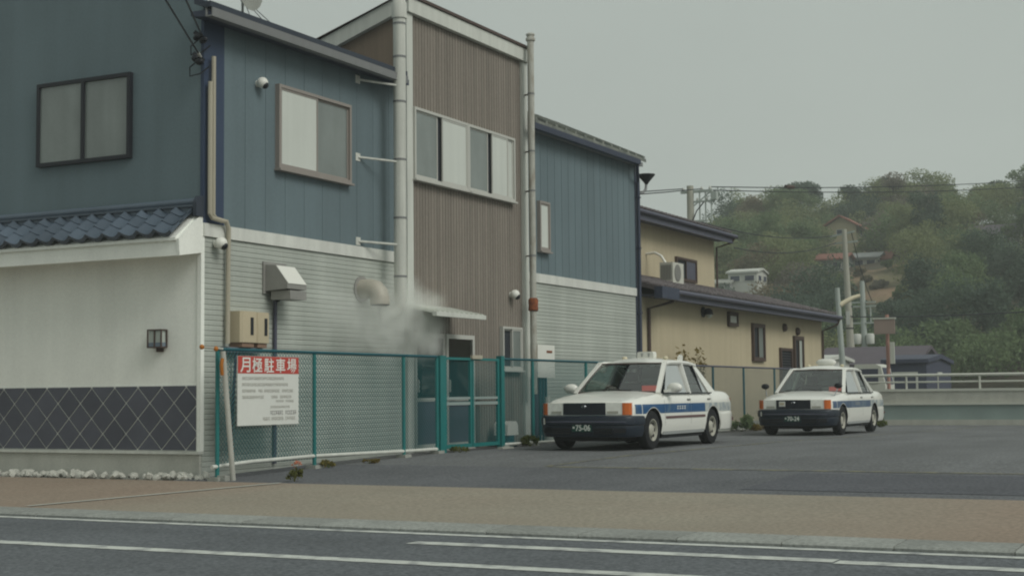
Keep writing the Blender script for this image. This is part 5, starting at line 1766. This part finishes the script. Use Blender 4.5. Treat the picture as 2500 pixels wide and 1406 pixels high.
# pole 2
t = thing('utility_pole', 'tall tapering concrete pole with two short cross-arms', 'utility pole', (74.6, 19.25, -.1))
obj('shaft', MB().tube([(74.6, 19.13, -.1), (74.0, 19.25, 9.05)], .24, 12, r2=.12), 'pole_concrete', t, smooth=50)
obj('crossarm', MB().bar((74.05, 20.0, 8.72), (74.05, 18.75, 8.92), .08, .08), 'pole_galv', t)
obj('crossarm', MB().bar((74.08, 19.8, 8.36), (74.08, 18.6, 8.42), .08, .08), 'pole_galv', t)
for z in (4.0, 4.6, 5.1):
    obj('band', MB().lathe([(.21, 0), (.21, .06)], (74.33, 19.19, z), 'z', 12), 'black_frame', t)
obj('number_tag', MB().box(74.08, 74.12, 19.1, 19.28, 4.2, 4.9), 'house_white', t)
# pole 3
t = thing('utility_pole', 'farther pole carrying a grey transformer and a short arm', 'utility pole', (79.8, 19.8, -.1))
obj('shaft', MB().tube([(79.85, 19.77, -.1), (79.6, 19.8, 6.8)], .20, 12, r2=.13), 'pole_galv', t, smooth=50)
for z in (5.60, 5.38, 4.48):
    obj('crossarm', MB().box(79.56, 79.64, 19.1, 20.4, z, z + .08), 'pole_galv', t)
obj('strut', MB().tube([(79.6, 19.38, 5.4), (79.6, 19.38, 4.48)], .04, 6), 'pole_galv', t)
for y in (20.12, 19.42):
    obj('transformer', MB().lathe([(.20, 0), (.22, .04), (.22, .50), (.16, .56)], (79.55, y, 3.38), 'z', 12), 'house_white', t, smooth=50)
# street lamp
t = thing('street_lamp', 'slim leaning lamp pole with a long cream lamp arm', 'street lamp', (61.4, 16.2, -.1))
obj('shaft', MB().tube([(61.5, 16.12, -.1), (61.2, 16.28, 5.2)], .14, 10, r2=.10), 'pole_galv', t, smooth=50)
obj('lamp_head', MB().tube([(61.28, 16.20, 4.47), (61.4, 15.98, 4.62), (61.55, 15.7, 4.78), (61.68, 15.45, 4.86)], .11, 10, r2=.08), 'lamp_cream', t, smooth=50)
# far pole bits and a roof aerial
t = thing('roof_aerial', 'pale television aerial behind the lower yellow roof', 'aerial', (57.0, 16.9, -.1))
obj('mast', MB().tube([(57.0, 16.9, -.1), (57.0, 16.9, 4.25)], .03, 6), 'pole_galv', t)
obj('boom', MB().bar((56.8, 17.5, 4.15), (57.2, 16.4, 4.1), .05, .05), 'rail_white', t)
for k in range(6):
    y = 17.45 - k * .19
    obj('element', MB().bar((56.65, y, 4.14), (57.35, y, 4.14), .03, .03), 'rail_white', t)

cable('upper power cable from the pole behind the yellow house going left', (56.25, 21.2, 9.15), (36.0, 26.5, 7.35), .3)
cable('second power cable from the pole behind the yellow house going left', (56.25, 20.4, 9.1), (36.0, 25.6, 6.95), .3)
cable('thin lower cable left of the pole behind the yellow house', (56.25, 20.9, 7.8), (36.0, 25.4, 6.2), .3, .018)
cable('upper power cable crossing the sky towards the hill top', (56.25, 20.05, 9.15), (92.0, 12.0, 13.3), .2)
cable('lower power cable crossing the sky towards the hill top', (56.25, 20.4, 9.05), (92.0, 12.5, 12.9), .2)
cable('cable from the tall pole running left across the wood', (74.05, 19.9, 8.75), (56.25, 20.6, 7.8), .35)
cable('lower cable from the tall pole running left across the wood', (74.08, 19.7, 8.4), (56.0, 19.0, 6.6), .35)
cable('black cable between the tall pole and the right edge', (74.3, 19.1, 4.6), (60.0, 2.0, 4.2), .2, .03)
cable('cable from the tall pole to the transformer pole', (74.05, 18.9, 8.9), (79.6, 19.3, 5.7), .3)
box = obj('cable_closure', MB().tube([(62.2, 18.70, 9.78), (62.85, 18.55, 9.82)], .085, 8), 'brown_frame', at=(62.45, 18.65, 9.8))
tag(box, 'dark reddish splice case on the sky cable right of the pole', 'splice case')

# ------------------------------------------------------------------ hill and wood

def hz(x, y):
    t = min(1.0, max(0.0, (x - 86.0) / 82.0))
    base = 19.2 * t ** 0.9
    edge = min(1.0, max(0.0, (0.425 * x - y) / (0.085 * x))) ** .8
    n = .7 * math.sin(x * .21 + y * .13) + .5 * math.sin(y * .37 - x * .11)
    return -.35 + (base + n * t) * edge


hm = MB()
hm.grid([[(80 + i * 3.4, -110 + j * 4.2, hz(80 + i * 3.4, -110 + j * 4.2)) for j in range(46)] for i in range(36)])
hill = struct('hill', hm, 'hill_soil', smooth=60)
bg_ = MB()
bg_.grid([[(118 + i * 1.9, 26.0 + j * 1.0, hz(118 + i * 1.9, 26.0 + j * 1.0) + .25 * math.sin(i * .9) * math.sin(j * .8) + .35 - .5 * (abs(i - 5) / 5.) ** 4 - .5 * (abs(j - 4.5) / 4.5) ** 4) for j in range(10)] for i in range(11)])
obj('dry_grass_slope', bg_, 'dry_grass', hill, smooth=60)

clear = [(150, 38.9, 4.6), (137, 37.0, 2.8), (140, 34.6, 3.0), (141, 32.9, 2.2), (114, 37.6, 2.6), (113, 39.3, 2.2), (150, 24, 4.0)]
KM = ['leaf_mid', 'leaf_dark', 'leaf_pale', 'leaf_brown', 'leaf_bare']
V, F, MI = [], [], []
off = 0


def add_tree(x, y, z, r, hgt, kind, n, size, rs=rng):
    """crown of uneven clumps; returns arrays"""
    cs = []
    k = rs.integers(6, 10)
    for i in range(k):
        a = rs.random() * 6.28
        rr = r * (.25 + .55 * rs.random())
        zz = z + hgt * (.35 + .6 * rs.random())
        s = r * (.30 + .28 * rs.random()) * (1.15 - .5 * (zz - z) / hgt)
        cs.append((x + math.cos(a) * rr * (1.1 - .5 * (zz - z) / hgt), y + math.sin(a) * rr * (1.1 - .5 * (zz - z) / hgt), zz, s, s, s * .72))
    cs.append((x, y, z + hgt * .6, r * .45, r * .45, hgt * .35))
    return leaf_cloud(n, cs, size, rs=rs)


cnt = 0
tr = np.random.default_rng(5)
tries = 0
spots = []
while cnt < 230 and tries < 9000:
    tries += 1
    x = 88 + tr.random() * 84
    y = -12 + tr.random() * 78
    if y > .388 * x - 1.2:
        continue
    if y < -.02 * x:
        continue
    if any((x - cx_) ** 2 + (y - cy_) ** 2 < (rr_ * 1.0) ** 2 or (abs(y - cy_ * x / cx_) < rr_ * .62 and cx_ - 13 < x < cx_) for cx_, cy_, rr_ in clear):
        continue
    if 117 < x < 138 and .214 < y / x < .264 and tr.random() < .93:
        continue
    if any((x - a) ** 2 + (y - b) ** 2 < 11.0 for a, b in spots):
        continue
    spots.append((x, y))
    q = tr.random() + .25 * math.sin(x * .13) + .2 * math.sin(y * .23)
    kind = 1 if (x < 108 and q > .45) else (0 if q < .42 else 2 if q < .74 else 1 if q < .96 else 3 if q < 1.10 else 4)
    r = 2.3 + tr.random() * 2.0
    hgt = 3.4 + tr.random() * 2.8
    if x < 104:
        hgt *= .85
    if any(abs(y - cy_ * x / cx_) < rr_ * .7 and cx_ - 30 < x < cx_ for cx_, cy_, rr_ in clear):
        hgt *= .5
    if .208 < y / x < .268 and 94 < x < 124:
        hgt *= .36
        r *= .62
    v, f = add_tree(x, y, hz(x, y) + .1, r, hgt, kind, 3100 if kind != 4 else 1900, .23, tr)
    V.append(v)
    F.append(f + off)
    MI.append(np.full(len(f), kind))
    off += len(v)
    cnt += 1
for (x, y, r, hgt, kind) in ((143.5, 38.2, 1.5, 1.9, 0), (144.5, 36.2, 1.3, 1.7, 2), (146.5, 35.8, 1.6, 2.6, 1), (127.5, 31.2, .8, 1.0, 3), (130.5, 32.6, .9, 1.1, 3), (125.0, 29.6, .8, .9, 4), (132.5, 30.6, .7, .9, 0), (123.5, 31.5, .8, 1.0, 3), (128.5, 33.6, .7, .9, 4)):
    v, f = add_tree(x, y, hz(x, y) + .2, r, hgt, kind, 900, .22, tr)
    V.append(v)
    F.append(f + off)
    MI.append(np.full(len(f), kind))
    off += len(v)
wood = np_obj('wood', np.concatenate(V), np.concatenate(F), KM, None, (0, 0, 0), np.concatenate(MI))
tag(wood, 'dense mixed wood covering the far hillside', 'wood', kind='stuff')


def tree(label, x, y, zb, zt, lumps, n, m, size=.30):
    t = thing('tree', label, 'tree', (x, y, zb))
    mb = MB()
    mb.tube([(x, y, zb - .6), (x + .1, y, zb + (zt - zb) * .4), (x - .05, y + .1, zt - 1.2)], .22, 8, r2=.08)
    for (lx, ly, lz, rx, ry, rz) in lumps:
        mb.tube([(x, y, zb + (lz - zb) * .45), ((x + lx) / 2, (y + ly) / 2, (zb + lz) / 2 + .3), (lx, ly, lz)], .08, 5, r2=.03)
    obj('trunk', mb, 'bark', t)
    v, f = leaf_cloud(n, lumps, size, .2, np.random.default_rng(int(x * 7 + y)))
    np_obj('crown', v, f, m, t, (x, y, zb))
    return t


def lumps_for(x, y, z0, z1, w, n, seed):
    rr_ = random.Random(seed)
    out = []
    for i in range(n):
        u = rr_.uniform(-1, 1)
        d = rr_.uniform(-.6, .6)
        s = rr_.uniform(.75, 1.35)
        top = z1 - (z1 - z0) * .75 * abs(u) ** 2
        zz = rr_.uniform(z0 + (top - z0) * .45, top - s * .5)
        out.append((x + d * w * .6, y + u * w, zz, s * 1.15, s * 1.15, s * .75))
    return out


tree('broad flat-topped evergreen, largest tree on the hill skyline', 167.2, 48.5, 20.0, 25.2, lumps_for(167.2, 48.5, 21.0, 25.3, 2.9, 17, 3), 8500, 'leaf_dark', .28)
tree('dark rounded tree on the skyline right of the largest one', 168, 42.6, 19.5, 24.5, lumps_for(168, 42.6, 19.6, 24.6, 2.2, 13, 5), 6000, 'leaf_dark', .28)
tree('dark bushy tree on the skyline near the picture right edge', 167.5, 39.2, 19.5, 24.9, lumps_for(167.5, 39.2, 19.6, 25.0, 2.4, 14, 8), 6500, 'leaf_dark', .28)
tree('thin pale tree on the skyline left of the largest one', 159.2, 48.9, 18.0, 23.4, lumps_for(159.2, 48.9, 20.0, 23.5, .9, 5, 13), 800, 'leaf_pale', .28)
tree('tall brownish tree with bare trunk below the skyline at right', 158, 35.6, 15.5, 24.0, lumps_for(158, 35.6, 16.5, 24.0, 1.7, 12, 17), 4500, 'leaf_bare', .26)
tree('tall tree at the far right of the skyline', 170, 34.0, 19.5, 25.6, lumps_for(170, 34.0, 19.7, 25.7, 2.6, 13, 21), 5500, 'leaf_mid', .28)
tree('spreading dark tree at the outermost right of the skyline', 172, 27.5, 20.0, 25.4, lumps_for(172, 27.5, 20.0, 25.5, 3.0, 14, 23), 6000, 'leaf_dark', .28)

# ------------------------------------------------------------------ steam and haze
sm = bpy.data.materials.new('steam')
sm.use_nodes = True
nt = sm.node_tree
nt.nodes.clear()
out = nt.nodes.new('ShaderNodeOutputMaterial')
pv = nt.nodes.new('ShaderNodeVolumePrincipled')
pv.inputs['Color'].default_value = (.99, 1.0, .97, 1)
pv.inputs['Anisotropy'].default_value = .1
geo = nt.nodes.new('ShaderNodeNewGeometry')
warp = nt.nodes.new('ShaderNodeTexNoise')
warp.inputs['Scale'].default_value = 2.6
warp.inputs['Detail'].default_value = 3
nt.links.new(geo.outputs['Position'], warp.inputs['Vector'])
wsub = nt.nodes.new('ShaderNodeVectorMath')
wsub.operation = 'SUBTRACT'
wsub.inputs[1].default_value = (.5, .5, .5)
nt.links.new(warp.outputs['Color'], wsub.inputs[0])
wsc = nt.nodes.new('ShaderNodeVectorMath')
wsc.operation = 'SCALE'
wsc.inputs['Scale'].default_value = .42
nt.links.new(wsub.outputs[0], wsc.inputs[0])
wpos = nt.nodes.new('ShaderNodeVectorMath')
wpos.operation = 'ADD'
nt.links.new(geo.outputs['Position'], wpos.inputs[0])
nt.links.new(wsc.outputs[0], wpos.inputs[1])
acc = None
for (c, r, a) in (((19.50, 11.86, 2.32), .50, 3.6), ((19.20, 11.86, 2.12), .55, 2.6), ((19.95, 11.84, 2.06), .55, 3.4), ((20.05, 11.84, 1.80), .46, 3.4), ((18.60, 11.88, 2.08), .62, 1.7), ((18.0, 11.88, 2.0), .66, 1.1),
                  ((17.4, 11.90, 2.12), .60, .7), ((18.9, 11.88, 1.75), .60, 1.5), ((19.6, 11.86, 1.72), .45, 1.6), ((20.25, 11.86, 2.32), .34, .8), ((18.9, 11.88, 2.45), .45, .8)):
    di = nt.nodes.new('ShaderNodeVectorMath')
    di.operation = 'DISTANCE'
    di.inputs[1].default_value = c
    nt.links.new(wpos.outputs[0], di.inputs[0])
    mr = nt.nodes.new('ShaderNodeMapRange')
    mr.interpolation_type = 'SMOOTHSTEP'
    mr.inputs[1].default_value = r
    mr.inputs[2].default_value = r * .05
    mr.inputs[3].default_value = 0
    mr.inputs[4].default_value = a * 1.1
    nt.links.new(di.outputs['Value'], mr.inputs[0])
    if acc is None:
        acc = mr.outputs[0]
    else:
        ad = nt.nodes.new('ShaderNodeMath')
        nt.links.new(acc, ad.inputs[0])
        nt.links.new(mr.outputs[0], ad.inputs[1])
        acc = ad.outputs[0]
n2 = nt.nodes.new('ShaderNodeTexNoise')
n2.inputs['Scale'].default_value = 5.0
n2.inputs['Detail'].default_value = 4
nt.links.new(geo.outputs['Position'], n2.inputs['Vector'])
mr2 = nt.nodes.new('ShaderNodeMapRange')
mr2.inputs[1].default_value = .35
mr2.inputs[2].default_value = .65
mr2.inputs[3].default_value = .35
mr2.inputs[4].default_value = 1.3
nt.links.new(n2.outputs[0], mr2.inputs[0])
mu = nt.nodes.new('ShaderNodeMath')
mu.operation = 'MULTIPLY'
nt.links.new(acc, mu.inputs[0])
nt.links.new(mr2.outputs[0], mu.inputs[1])
nt.links.new(mu.outputs[0], pv.inputs['Density'])
nt.links.new(pv.outputs[0], out.inputs['Volume'])
MATS['steam'] = sm
so = obj('steam', MB().box(16.7, 20.8, 11.68, 12.10, 1.2, 3.0), 'steam', at=(18.8, 11.86, 1.35))
tag(so, 'drifting pale steam from the exhaust duct in front of the doors', 'steam', kind='stuff')

hzm = bpy.data.materials.new('haze')
hzm.use_nodes = True
nt = hzm.node_tree
nt.nodes.clear()
out = nt.nodes.new('ShaderNodeOutputMaterial')
pv = nt.nodes.new('ShaderNodeVolumePrincipled')
pv.inputs['Color'].default_value = (.90, .94, .92, 1)
pv.inputs['Density'].default_value = 0.0012
nt.links.new(pv.outputs[0], out.inputs['Volume'])
MATS['haze'] = hzm
ho = obj('haze', MB().box(-620, 620, -620, 620, -1.4, 30), 'haze')
tag(ho, 'thin grey haze filling the air over the whole place', 'haze', kind='stuff')
